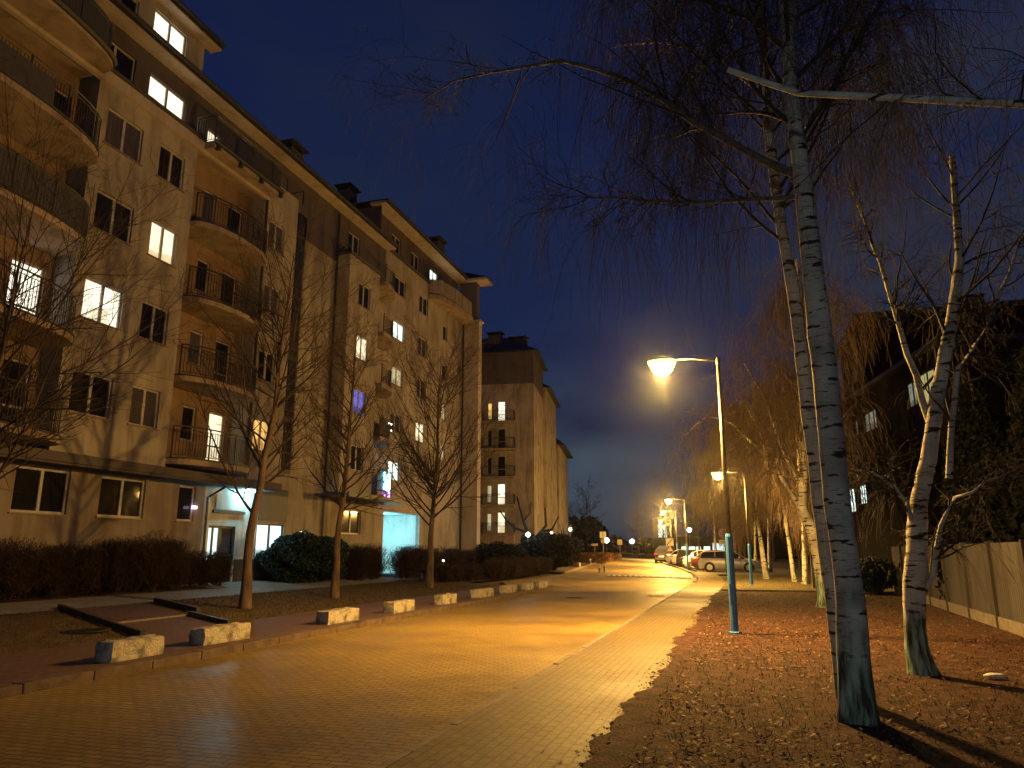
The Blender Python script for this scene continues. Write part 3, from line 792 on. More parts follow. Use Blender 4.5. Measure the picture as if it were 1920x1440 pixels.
mb = MB(); mb.prism([(XS, 15.55), (XS, 6)] + arc_pts(6, 15.55, -17.9, 1.0, skew=.7), 16.02, 16.3); tb = mb.build('attic_terrace', M['slab'], b1)
railing(tb, [(x_ - .08, y_) for x_, y_ in arc_pts(6, 15.5, -17.95, 1.0, skew=.7)][1:], 1.1, 16.3, screen='mesh')
mb = MB(); mb.tube([(x_ + .03, y_, 16.22) for x_, y_ in arc_pts(6, 15.55, -17.9, 1.0, skew=.7)], .1, 6); mb.build('terrace_gutter', M['gutter'], tb)
# eave + roof
def eave(parent, y0, y1, xw, xe, z, zr, xr, hip0=0, hip1=0, nm=''):
    mb = MB(); mb.box(xw - .1, xe, y0, y1, z, z + .16); s1 = mb.build('soffit', M['cream'], parent)
    mb = MB(); mb.box(xe + .001, xe + .03, y0 - .02, y1 + .02, z + .05, z + .2); mb.tube([(xe + .1, y0, z + .2), (xe + .1, y1, z + .2)], .08, 7)
    mb.build('gutter', M['gutter'], parent)
    mb = MB(); a = (xe + .06, y0 - .05, z + .22); b = (xe + .06, y1 + .05, z + .22); c = (xr, y1 - hip1, zr); d = (xr, y0 + hip0, zr); x9 = xr - (xe - xr)
    e_ = (x9, y0 - .05, z + .22); f_ = (x9, y1 + .05, z + .22)
    mb.add([a, b, c, d, e_, f_], [(0, 1, 2, 3), (1, 5, 2), (0, 3, 4), (3, 2, 5, 4), (0, 4, 5, 1)])
    mb.build('roof', M['roof'], parent)
eave(b1, 2, 31.1, XS, -18.38, 18.78, 20.3, -22.5, 0, 0)
# top dormer storey
mb = MB(); TW = [(16.2, 17.7, 19.45, 20.6, 'pane', 1), (18.42, 20.05, 19.68, 20.95, 'lit2', 1)]
wall(mb, (-19.3, 0, 0), UY, NX, (4, 21.0), (18.95, 21.25), [t[:4] for t in TW])
mb.quad((-19.3, 21.0, 18.95), (-27, 21.0, 18.95), (-27, 21.0, 21.25), (-19.3, 21.0, 21.25))
mb.build('dormer_wall', M['plaster'], b1)
for t in TW: window(b1, (-19.3, 0, 0), UY, NX, *t)
eave(b1, 4, 21.45, -19.3, -18.85, 21.25, 22.6, -22.5, 0, 3)
def chimney(parent, x, y, z0, z1, sx, sy):
    mb = MB(); mb.box(x - sx, x + sx, y - sy, y + sy, z0, z1); mb.box(x - sx - .02, x + sx + .02, y - sy - .02, y + sy + .02, z1 - .5, z1 - .44)
    c_ = mb.build('chimney', M['mauve'], parent)
    mb = MB(); mb.box(x - sx - .18, x + sx + .18, y - sy - .18, y + sy + .18, z1 + .22, z1 + .3)
    for i in (-1, 1):
        for j in (-1, 1): mb.box(x + i * sx * .8 - .05, x + i * sx * .8 + .05, y + j * sy * .8 - .05, y + j * sy * .8 + .05, z1, z1 + .22)
    mb.build('chimney_cap', M['roof'], c_)
chimney(b1, -20.1, 28.3, 18.9, 20.75, .35, .5)
# wall behind everything so the block is solid
mb = MB(); mb.box(-31, XS - .3, 2, 31.1, .2, 18.7); mb.build('core', M['mauve'], b1)
# entrance lamps
mb = MB(); mb.box(XS + .22, XS + .5, 24.8, 25.5, 3.90, 3.975); el = mb.build('entrance_light', M['lens_c'], b1)
mb = MB(); mb.box(XS + .001, XS + .12, 22.35, 22.5, 3.1, 3.2); mb.build('wall_light', emit('violet_white_light', (.9, .75, 1.0), 5), b1)

def plight(parent, loc, col, w, rad=.1, name='light', spot=None):
    ld = bpy.data.lights.new(name, 'SPOT' if spot else 'POINT'); ld.energy = w; ld.color = col; ld.shadow_soft_size = rad
    if spot: ld.spot_size = R(spot); ld.spot_blend = .5
    o = bpy.data.objects.new(name, ld); C.objects.link(o); o.location = loc
    if parent is not None:
        o.parent = parent
        if parent.name in WORLD: o.matrix_parent_inverse = Matrix.Translation(-Vector(WORLD[parent.name]))
    return o
plight(b1, (XS + .36, 25.1, 3.74), COOL, 80, .12)

# ---- second block
b2 = wthing('apartment_block', 'stepped ochre apartment block with lit cyan passage and small quarter-round balconies, beyond the first', 'apartment building', (-19.4, 40.0, .4))
F2 = [4.65, 7.48, 10.31, 13.14, 16.0]
wa = (32.15, 33.4)
mb = MB(); wall(mb, (XF, 0, 0), UY, NX, (31.15, 34.4), (4.35, 16.35), [(wa[0], wa[1], f + .85, f + 2.1) for f in F2[:4]])
mb.quad((XS, 31.15, 4.35), (XF, 31.15, 4.35), (XF, 31.15, 16.35), (XS, 31.15, 16.35)); mb.quad((XF, 34.4, 4.35), (XB2, 34.4, 4.35), (XB2, 34.4, 16.35), (XF, 34.4, 16.35))
mb.quad((XS, 31.15, 4.35), (XB2, 34.4, 4.35), (XF, 34.4, 4.35), (XF, 31.15, 4.35))
mb.quad((XS, 31.15, 16.35), (XF, 31.15, 16.35), (XF, 34.4, 16.35), (XB2, 34.4, 16.35))
gw2 = (32.95, 34.9, 2.45, 3.65)
wall(mb, (XS + .003, 0, 0), UY, NX, (31.15, 36.4), (0, 4.35), [gw2])
mb.build('projecting_bay', M['plaster'], b2)
for k, p in enumerate(['pane', 'lit_blue', 'lit_dim', 'pane']):
    window(b2, (XF, 0, 0), UY, NX, *wa, F2[k] + .85, F2[k] + 2.1, 'lit' if k == 2 else p, 1)
window(b2, (XS, 0, 0), UY, NX, *gw2, 'pane2', 1, fw=.07)
mb = MB(); wall(mb, (XS + .003, 0, 0), UY, NX, (31.15, 36.5), (16.0, 18.78), [(32.2, 33.45, 17.0, 18.2)])
mb.build('attic_wall', M['mauve'], b2)
window(b2, (XS, 0, 0), UY, NX, 32.2, 33.45, 17.0, 18.2, 'pane', 1)
eave(b2, 31.1, 36.55, XS, -18.38, 18.781, 20.4, -22.5)
mb = MB(); mb.tube([(XF + .1, 31.0, 16.4), (XF + .1, 34.5, 16.4)], .07, 6); mb.tube([(XS, 31.02, 16.4), (XF + .1, 31.02, 16.4)], .06, 6); mb.build('gutter', M['gutter'], b2)
# main set-back wall
pas = (38.0, 42.9, .3, 3.8)
hb = [pas]; wb = []
for k, f in enumerate(F2):
    if k > 0 : wb.append((42.2, 43.6, f + .9, f + 2.15, ['pane', 'lit_y', 'pane2', 'pane2', 'pane'][k], 1))
    wb.append((38.6, 40.1, f + 1.0, f + 2.1, ['lit_cool', 'pane2', 'lit_dim', 'lit_cool', 'pane'][k], 1))
    if k > 0: wb.append((46.3, 47.1, f + .15, f + 1.25, ['pane', 'pane', 'lit_dim', 'pane', 'pane'][k] if k != 1 else 'lit_dim', 0))
wb[[i for i, w in enumerate(wb) if w[0] == 42.2][0]] = (42.2, 43.6, F2[1] + .9, F2[1] + 2.15, 'lit', 1)
wb.append((44.3, 44.9, 5.3, 6.6, 'pane2', 0))
mb = MB(); wall(mb, (XB2, 0, 0), UY, NX, (34.4, 50.2), (0, 19.3), hb + [w[:4] for w in wb if w[0] != 38.6 or w[2] > 5.5 or 1])
mb.build('facade_wall', M['plaster'], b2)
for w in wb: window(b2, (XB2, 0, 0), UY, NX, *w)
# passage
mb = MB(); a, b, c, d = pas
x0, x1 = XB2 - 3.2, XB2 - .13
mb.quad((x1, a, c), (x0, a, c), (x0, a, d), (x1, a, d)); mb.quad((x0, b, c), (x1, b, c), (x1, b, d), (x0, b, d)); mb.quad((x0, a, c), (x0, b, c), (x0, b, d), (x0, a, d))
mb.quad((x0, a, d), (x0, b, d), (x1, b, d), (x1, a, d)); mb.quad((x0, a, .42), (x1, a, .42), (x1, b, .42), (x0, b, .42)); mb.build('passage', M['white_pl'], b2)
mb = MB(); mb.box(XB2 + .002, XB2 + .12, a - 1.3, a, .3, 4.1); mb.box(XB2 + .002, XB2 + .12, a, b, 3.8, 4.6); mb.box(XB2 + .002, XB2 + .12, b, b + .5, .3, 4.1); mb.build('passage_surround', M['cream'], b2)
plight(b2, (XB2 - 1.4, 40.2, 3.3), (.22, .80, 1.0), 300, .3)
mb = MB(); mb.box(XB2 - 1.7, XB2 - 1.2, 39.9, 40.5, 3.7, 3.78); mb.build('passage_light', M['lens_c'], b2)
mb = MB(); mb.box(XS, -17.3, 30.4, 37.4, 4.12, 4.24); mb.box(-17.3, -17.22, 30.4, 37.4, 4.06, 4.3); mb.build('entrance_canopy', M['gutter'], b2)
# corner balconies
for k, f in enumerate(F2):
    pts = [(XF - .02, 34.42)] + [(XB2 + (XF + .35 - XB2) * math.cos(t), 34.45 + 2.9 * math.sin(t)) for t in [math.pi / 2 * i / 9 for i in range(1, 10)]]
    mb = MB(); mb.prism([(XB2, 37.34), (XB2, 34.42), (XF + .32, 34.42)] + pts[1:-1], f - .22, f); sl = mb.build('balcony', M['slab'], b2)
    rl_ = railing(sl, [(XF + .28, 34.5)] + [(p[0] - .05, p[1]) for p in pts[1:]], 1.05, f, screen='mesh' if k in (0, 1) else None)
    if k == 1:
        mb = MB()
        for i in range(9):
            t = random.uniform(.2, 1.4); mb.obox((XB2 + (XF + .4 - XB2) * math.cos(t), 34.45 + 2.95 * math.sin(t), f + random.uniform(.45, .95)), ((1, 0, 0), (0, 1, 0), (0, 0, 1)), (.02,) * 3)
        mb.build('fairy_lights', M['lens_w'], sl)
    if k == 0:
        fl1, fl2, fl3 = emit('cyan_fairy_light', (.25, .85, 1.0), 9), emit('blue_fairy_light', (.1, .25, 1.0), 8), emit('violet_fairy_light', (.6, .2, 1.0), 8)
        for mt_, n_, zz in ((fl1, 210, (.15, 1.0)), (fl2, 60, (.0, .9)), (fl3, 30, (-.5, .3))):
            mb = MB()
            for i in range(n_):
                t = random.uniform(.15, 1.3); mb.obox((XB2 + (XF + .42 - XB2) * math.cos(t), 34.45 + 2.98 * math.sin(t), f + random.uniform(*zz)), ((1, 0, 0), (0, 1, 0), (0, 0, 1)), (.024,) * 3)
            mb.build('fairy_lights', mt_, sl)
        plight(b2, (XF + .2, 35.7, f + .9), (.15, .6, 1.0), 40, .2)
# attic of set-back part
A2 = [(38.95, 40.2, 19.95, 21.1, 'pane', 1), (41.8, 43.1, 19.9, 21.05, 'pane', 1), (44.9, 46.3, 19.9, 21.0, 'lit_cool', 1), (46.9, 48.2, 19.5, 20.9, 'lit_cool', 1)]
mb = MB(); wall(mb, (-19.9, 0, 0), UY, NX, (36.5, 50.2), (19.3, 21.7), [q[:4] for q in A2])
mb.quad((-19.9, 36.5, 18.9), (-29, 36.5, 18.9), (-29, 36.5, 21.7), (-19.9, 36.5, 21.7)); mb.quad((-19.9, 36.5, 18.9), (-19.9, 36.5, 21.7), (-19.4, 36.5, 21.7), (-19.4, 36.5, 18.9))
mb.build('attic_wall', M['mauve'], b2)
for q in A2: window(b2, (-19.9, 0, 0), UY, NX, *q)
mb = MB(); mb.box(-19.95, XB2 + .02, 36.5, 50.2, 19.28, 19.36); mb.tube([(XB2 + .1, 36.4, 19.36), (XB2 + .1, 43.7, 19.36)], .07, 6); mb.build('gutter', M['gutter'], b2)
mb = MB(); mb.prism([(XB2, 43.6)] + [(-18.75, 44.1), (-18.35, 46.0), (-18.3, 49.4), (-18.6, 50.1), (XB2, 50.15)], 18.25, 18.6); tb = mb.build('attic_balcony', M['slab'], b2)
railing(tb, [(XB2, 43.7), (-18.8, 44.15), (-18.42, 46.0), (-18.38, 49.3)], 1.1, 18.6, screen='cream')
eave(b2, 36.2, 50.9, -19.9, -19.0, 21.7, 23.6, -23.5, 3.5, 6)
mb = MB(); mb.box(XB2 + .003, -18.14, 50.2, 50.9, 0, 18.55); mb.build('end_bay', M['cream'], b2)
mb = MB(); mb.box(XB2 - .3, -18.35, 50.22, 50.88, 18.6, 21.65); mb.build('end_bay_attic', M['mauve'], b2)
mb = MB(); mb.box(XB2 - .02, -18.0, 50.12, 50.98, 18.5, 18.64); mb.build('end_cornice', M['cream'], b2)
mb = MB(); mb.box(-19.0, -17.45, 49.75, 51.3, 21.66, 21.84); mb.build('end_soffit', M['cream'], b2)
mb = MB(); mb.add([(-19.4, 49.7, 21.85), (-17.35, 49.7, 21.85), (-17.35, 51.4, 21.85), (-19.4, 51.4, 21.85), (-20.4, 51.2, 23.2)], [(0, 1, 4), (1, 2, 4), (2, 3, 4), (3, 0, 4)]); mb.build('end_roof', M['roof'], b2)
chimney(b2, -20.3, 47.0, 21.8, 23.7, .35, .55); chimney(b2, -22.3, 37.4, 21.8, 23.4, .4, .5)
mb = MB(); mb.tube([(XB2 + .08, 50.08, 18.3), (XB2 + .08, 50.08, .6)], .06, 7); mb.build('downpipe', M['gutter'], b2)
mb = MB(); mb.box(-31, XB2 - 3.3, 31.16, 50.85, .2, 19.0); mb.box(-31, XB2 - .3, 31.16, 50.85, 4.4, 19.0); mb.build('core', M['mauve'], b2)

# ---- third block, turned a little to the left
b3 = wthing('apartment_block', 'tall far apartment block with small lit balconies on its end wall', 'apartment building', (-19.94, 72.0, .6))
a8 = R(8.3)
GU = Vector((-math.cos(a8), -math.sin(a8), 0)); SU = Vector((-math.sin(a8), math.cos(a8), 0))  # along gable leftwards / along side
O3 = Vector((-19.94, 72.0, 0)); GN = -SU; SN = Vector((math.cos(a8), math.sin(a8), 0))
F3 = [3.3 + 2.83 * k for k in range(6)]
gh = []; 
for k in range(5): gh.append((2.95, 3.75, F3[k] + .05, F3[k] + 2.15)); gh.append((4.35, 4.8, F3[k] + .3, F3[k] + 2.0))
mb = MB(); wall(mb, O3, GU, GN, (0, 9), (0, 18.6), gh, .15); mb.build('end_wall', M['plaster'], b3)
mb = MB(); wall(mb, O3 + GN * .01, GU, GN, (0, 9), (18.6, 22.0), []); wall(mb, O3 + SN * .01, SU, SN, (0, 8.4), (18.6, 22.0), []); mb.build('attic_wall', M['mauve'], b3)
pn = ['lit_y', 'lit2', 'pane', 'pane', 'lit2']
for k in range(5):
    window(b3, O3, GU, GN, *gh[2 * k], pn[k] if k else 'lit', 0, name='balcony_door', sill=False, cross=.35, fw=.06)
    window(b3, O3, GU, GN, *gh[2 * k + 1], {0: 'lit_dim', 1: 'lit_dim', 4: 'lit_y'}.get(k, 'pane'), 0, sill=False, fw=.04)
    f = F3[k]
    c_ = O3 + GU * 3.6 + GN * .5
    mb = MB(); mb.obox(c_ + Vector((0, 0, f - .1)), (GU, GN, (0, 0, 1)), (1.7, .5, .1)); sl = mb.build('balcony', M['slab'], b3)
    q = [O3 + GU * 5.25, O3 + GU * 5.25 + GN * .93, O3 + GU * 1.95 + GN * .93, O3 + GU * 1.95]
    railing(sl, [(p.x, p.y) for p in q], 1.05, f, step=.14)
sd = [(3.2, 4.0, F3[k] + .8, F3[k] + 2.1) for k in range(5)]
mb = MB(); wall(mb, O3, SU, SN, (0, 8.4), (0, 18.6), sd); 
O3b = O3 + SU * 8.4 + SN * .35
wall(mb, O3b, -SN, GN, (0, .35), (0, 20), []); sd2 = [(5, 6, F3[k] + .8, F3[k] + 2.1) for k in range(5)]
wall(mb, O3b, SU, SN, (0, 12), (0, 20), sd2)
O3c = O3b + SU * 12 + SN * .25
wall(mb, O3c, -SN, GN, (0, .25), (0, 15), []); sd3 = [(4, 5, F3[k] + .8, F3[k] + 2.1) for k in range(4)]
wall(mb, O3c, SU, SN, (0, 14), (0, 15), sd3)
mb.build('side_wall', M['plaster'], b3)
for hh, oo, lits in ((sd, O3, {0: 'lit_dim', 1: 'lit_dim', 4: 'lit_y'}), (sd2, O3b, {3: 'lit_dim'}), (sd3, O3c, {2: 'lit_dim'})):
    for k, h_ in enumerate(hh): window(b3, oo, SU, SN, *h_, lits.get(k, 'pane'), 0, sill=False)
def roofbox(parent, O, U, V, u0, u1, v0, v1, z, zt, ins):
    P_ = lambda u, v, zz: O + U * u + V * v + Vector((0, 0, zz))
    mb = MB(); mb.add([P_(u0, v0, z), P_(u1, v0, z), P_(u1, v1, z), P_(u0, v1, z), P_(u0 + ins, v0 + ins, zt), P_(u1 - ins, v0 + ins, zt), P_(u1 - ins, v1 - ins, zt), P_(u0 + ins, v1 - ins, zt)],
                      [(0, 1, 2, 3), (4, 5, 6, 7), (0, 1, 5, 4), (1, 2, 6, 5), (2, 3, 7, 6), (3, 0, 4, 7)]); return mb.build('roof', M['roof'], parent)
roofbox(b3, O3, GU, SU, -.6, 14, -.6, 9, 22.0, 24.6, 4)
roofbox(b3, O3b, GU, SU, -.6, 12, .0, 12.6, 20.0, 22, 3)
roofbox(b3, O3c, GU, SU, -.9, 12, -.2, 14.6, 15.0, 17.5, 3)
chimney(b3, -24.6, 73.5, 22.3, 24.5, .7, .5); chimney(b3, -22.9, 76.5, 23.2, 24.7, .9, .5)
mb = MB(); mb.obox(O3 + GU * 3.7 + GN * .4 + Vector((0, 0, 1.6)), (GU, GN, (0, 0, 1)), (1.75, .4, 1.55)); mb.build('porch', M['slab'], b3)
c3 = O3 + SN * -.3 + SU * .2
mb = MB(); P_ = lambda u, v: (O3 + GU * u + SU * v)
mb.prism([(p.x, p.y) for p in (P_(.35, .3), P_(9, .3), P_(9, 34), P_(.35, 34))], .3, 14.9); mb.build('core', M['mauve'], b3)

# ---------------------------------------------------------------- street lamps
def make_lamp(label, x, y, h=5.72, arm=1.05, w=LAMP_W, blue=True, bulb='lens'):
    z = T(x, y)
    t_ = thing('street_lamp', label, 'street lamp', (x, y, z), 0, 'sodium street lamps along the right side of the road')
    mb = MB(); mb.tube([(0, 0, -.05), (0, 0, 1.9)], [.078, .074], 10)
    mb.tube([(0, 0, 1.9), (0, 0, 1.98)], [.074, .05], 10, cap=False)
    mb.box(-.045, .045, -.085, -.07, .55, .95)
    mb.lathe([(.13, -.02), (.13, .02), (.09, .03)], 12)
    mb.build('pole_base', M['blue'] if blue else M['galv'], t_, smooth=False)
    mb = MB(); mb.tube([(0, 0, 1.9), (0, 0, h - .1)], [.056, .036], 10); mb.lathe([(.045, h - .16), (.045, h), (.01, h + .02)], 10); mb.build('pole', M['galv'], t_, smooth=True)
    mb = MB(); mb.tube([(0, 0, h - .06), (-arm * .5, 0, h + .02), (-arm + .1, 0, h + .04)], .024, 8); mb.build('arm', M['galv'], t_, smooth=True)
    mb = MB()
    sec = []
    L = .62
    for i in range(9):
        u = i / 8; r = .03 + .15 * math.sin(math.pi * min(1, u * 1.02)) ** .6
        sec.append((-arm + .16 - u * L, r))
    vs = []; n_ = 12
    for xx, r in sec:
        for k in range(n_):
            a = math.pi * k / (n_ - 1); vs.append((xx, math.cos(a) * r, h + .03 + math.sin(a) * r * .45))
    fs = [(i * n_ + k, i * n_ + k + 1, (i + 1) * n_ + k + 1, (i + 1) * n_ + k) for i in range(8) for k in range(n_ - 1)]
    mb.add(vs, fs); hd = mb.build('lamp_head', M['housing'], t_, smooth=True)
    mb = MB(); vs = []
    for xx, r in sec:
        for k in range(n_):
            a = math.pi * k / (n_ - 1); vs.append((xx, math.cos(a) * r * .97, h + .028 - math.sin(a) * r * 2.0))
    mb.add(vs, fs); mb.build('lamp_glass', M[bulb], hd, smooth=True)  # bowl deepened into a glowing ball to imitate the lamp's glare
    plight(t_, (-arm - .15, 0, h - .37), SODIUM, min(w, 8000) * .66, .17)
    plight(t_, (-arm - .15, 0, h - .37), SODIUM, w * .36, .17, spot=150)
    return t_
make_lamp('nearest sodium street lamp, its post foot painted blue, standing in the leaf litter', -.33, 16.24)
make_lamp('second sodium street lamp, post rising among the birches behind the nearest lamp', .14, 39.2, 5.5, 1.15, 11500)
make_lamp('third sodium street lamp, standing over the row of parked cars', -4.3, 58.6, 5.3, 1.05, 20000)
make_lamp('fourth sodium street lamp, between the parked cars and the square crossed-out sign', -6.5, 76, 5.15, 1.05, 24000)
make_lamp('farthest sodium street lamp at the end of the road', -8.9, 96, 4.9, 1.05, 24000)
# unseen cool-white light added behind the camera to brighten the birch trunks
plight(None, (-1.3, -9.5, 2.3), (.84, 1.0, .84), 760, .25, name='path_light_behind_camera')

# ---------------------------------------------------------------- concrete blocks
def block_mesh(L, wd, h, seed):
    rg = np.random.default_rng(seed)
    nx, ny, nz = 3, 10, 4
    mb = MB(); 
    import itertools
    bm = {}
    def P(i, j, k):
        key = (i, j, k)
        if key not in bm:
            jit = rg.normal(0, .006, 3); bm[key] = ((i / nx - .5) * wd + jit[0], (j / ny - .5) * L + jit[1], k / nz * h + (jit[2] if k else 0) - (rg.uniform(0, .03) if k == nz and rg.random() < .2 else 0))
            mb.v.append(bm[key]); bm[key] = len(mb.v) - 1
        return bm[key]
    def q(*a): mb.f.append(tuple(a)); mb.m.append(0)
    for j in range(ny):
        for k in range(nz):
            q(P(0, j, k), P(0, j, k + 1), P(0, j + 1, k + 1), P(0, j + 1, k)); q(P(nx, j, k), P(nx, j + 1, k), P(nx, j + 1, k + 1), P(nx, j, k + 1))
        for i in range(nx): q(P(i, j, nz), P(i + 1, j, nz), P(i + 1, j + 1, nz), P(i, j + 1, nz))
    for i in range(nx):
        for k in range(nz):
            q(P(i, 0, k), P(i + 1, 0, k), P(i + 1, 0, k + 1), P(i, 0, k + 1)); q(P(i, ny, k), P(i, ny, k + 1), P(i + 1, ny, k + 1), P(i + 1, ny, k))
    return mb
bl = [(-8.62, 9.16, 1.0, 'nearest concrete block on the left kerb'), (-8.68, 11.22, 1.15, 'second concrete block, beside the lawn walkway'), (-8.60, 14.98, 1.25, 'third concrete block, below the young linden'),
      (-8.57, 17.95, 1.2, 'fourth concrete block along the kerb, counting from the camera'), (-8.58, 21.1, 1.0, 'fifth concrete block along the kerb, counting from the camera'), (-8.62, 24.5, 1.5, 'sixth concrete block along the kerb, in front of the third young linden'),
      (-8.63, 27.45, 1.5, 'third from the far end of the row of concrete blocks'), (-8.5, 29.45, 1.2, 'last but one concrete block of the row'), (-8.42, 31.3, 1.35, 'last concrete block at the far end of the row')]
for i, (x, y, L, lab) in enumerate(bl):
    o = block_mesh(L, .30, .27, i).build('concrete_block', M['concrete'], bevel=.012)
    o.location = (x, y, .10); o.rotation_euler = (0, 0, R(random.uniform(-3, 3)))
    tag(o, lab, 'concrete block', 'concrete blocks along the left kerb')
for x, y, L, lab in [(-13.6, 60, 1.6, 'pale concrete block in front of the far brown hedge')]:
    o = block_mesh(L, .3, .35, 40).build('concrete_block', M['concrete'], bevel=.012); o.location = (x, y, T(x, y) + .05); o.rotation_euler = (0, 0, R(80)); tag(o, lab, 'concrete block')

def bollard(x, y, lab):
    t_ = thing('bollard', lab, 'bollard', (x, y, T(x, y) + .03), 0, 'low bollards at the side street')
    mb = MB(); mb.lathe([(.08, 0), (.08, .5), (.05, .56), (.001, .57)], 12); mb.build('post', M['concrete'], t_, smooth=False)
    mb = MB(); mb.lathe([(.085, .42), (.085, .48)], 12); mb.build('band', M['signw'], t_)
bollard(-9.45, 50.3, 'low pale bollard nearest the speed hump')
bollard(-9.6, 53.0, 'low pale bollard behind the first one by the speed hump')
bollard(-13.2, 66, 'low bollard farther along the left verge, nearer of the pair')
bollard(-13.6, 71, 'low bollard farther along the left verge, farther of the pair')

# ---------------------------------------------------------------- cars
def car_body(L=4.3, Wd=.88, H=1.46, kind='estate'):
    """car along +x (nose at +x), centre at 0"""
    # lower body outline: x, sill z, belt z, half width
    sec = [(-.50, .42, .80, .70), (-.485, .30, .92, .80), (-.44, .24, .96, .86), (-.30, .20, .97, .885), (-.1, .19, .95, .89), (.12, .19, .93, .885), (.24, .20, .90, .88), (.36, .22, .84, .86), (.45, .24, .76, .80), (.485, .28, .66, .72), (.50, .36, .56, .62)]
    mb = MB(); n_ = 9; vs = []
    for x, z0, z1, w in sec:
        w *= Wd / .88
        prof = [(0, z0), (w * .9, z0), (w * .985, z0 + .08), (w, (z0 + z1) * .5), (w * .985, z1 - .12), (w * .93, z1 - .02), (w * .8, z1 + .01), (w * .4, z1 + .03), (0, z1 + .035)]
        vs += [(x * L, y, z) for y, z in prof] + [(x * L, -y, z) for y, z in prof]
    m_ = 2 * n_; fs = []
    for i in range(len(sec) - 1):
        for k in range(n_ - 1):
            fs.append((i * m_ + k, i * m_ + k + 1, (i + 1) * m_ + k + 1, (i + 1) * m_ + k))
            fs.append((i * m_ + n_ + k + 1, i * m_ + n_ + k, (i + 1) * m_ + n_ + k, (i + 1) * m_ + n_ + k + 1))
    for i in (0, len(sec) - 1):
        fs.append(tuple(i * m_ + k for k in range(n_)) + tuple(i * m_ + n_ + k for k in range(n_ - 1, -1, -1)))
    mb.add(vs, fs)
    # greenhouse
    if kind == 'estate': gs = [(-.475, .94, .74, .70), (-.44, 1.32, .66, .64), (-.40, 1.43, .60, .58), (-.2, H, .62, .60), (0.0, H, .63, .60), (.09, H - .05, .62, .6), (.27, .93, .76, .74)]
    else: gs = [(-.40, .94, .74, .70), (-.30, 1.30, .64, .62), (-.2, H - .02, .6, .58), (0.0, H, .62, .60), (.08, H - .05, .62, .6), (.26, .93, .76, .74)]
    return mb, gs

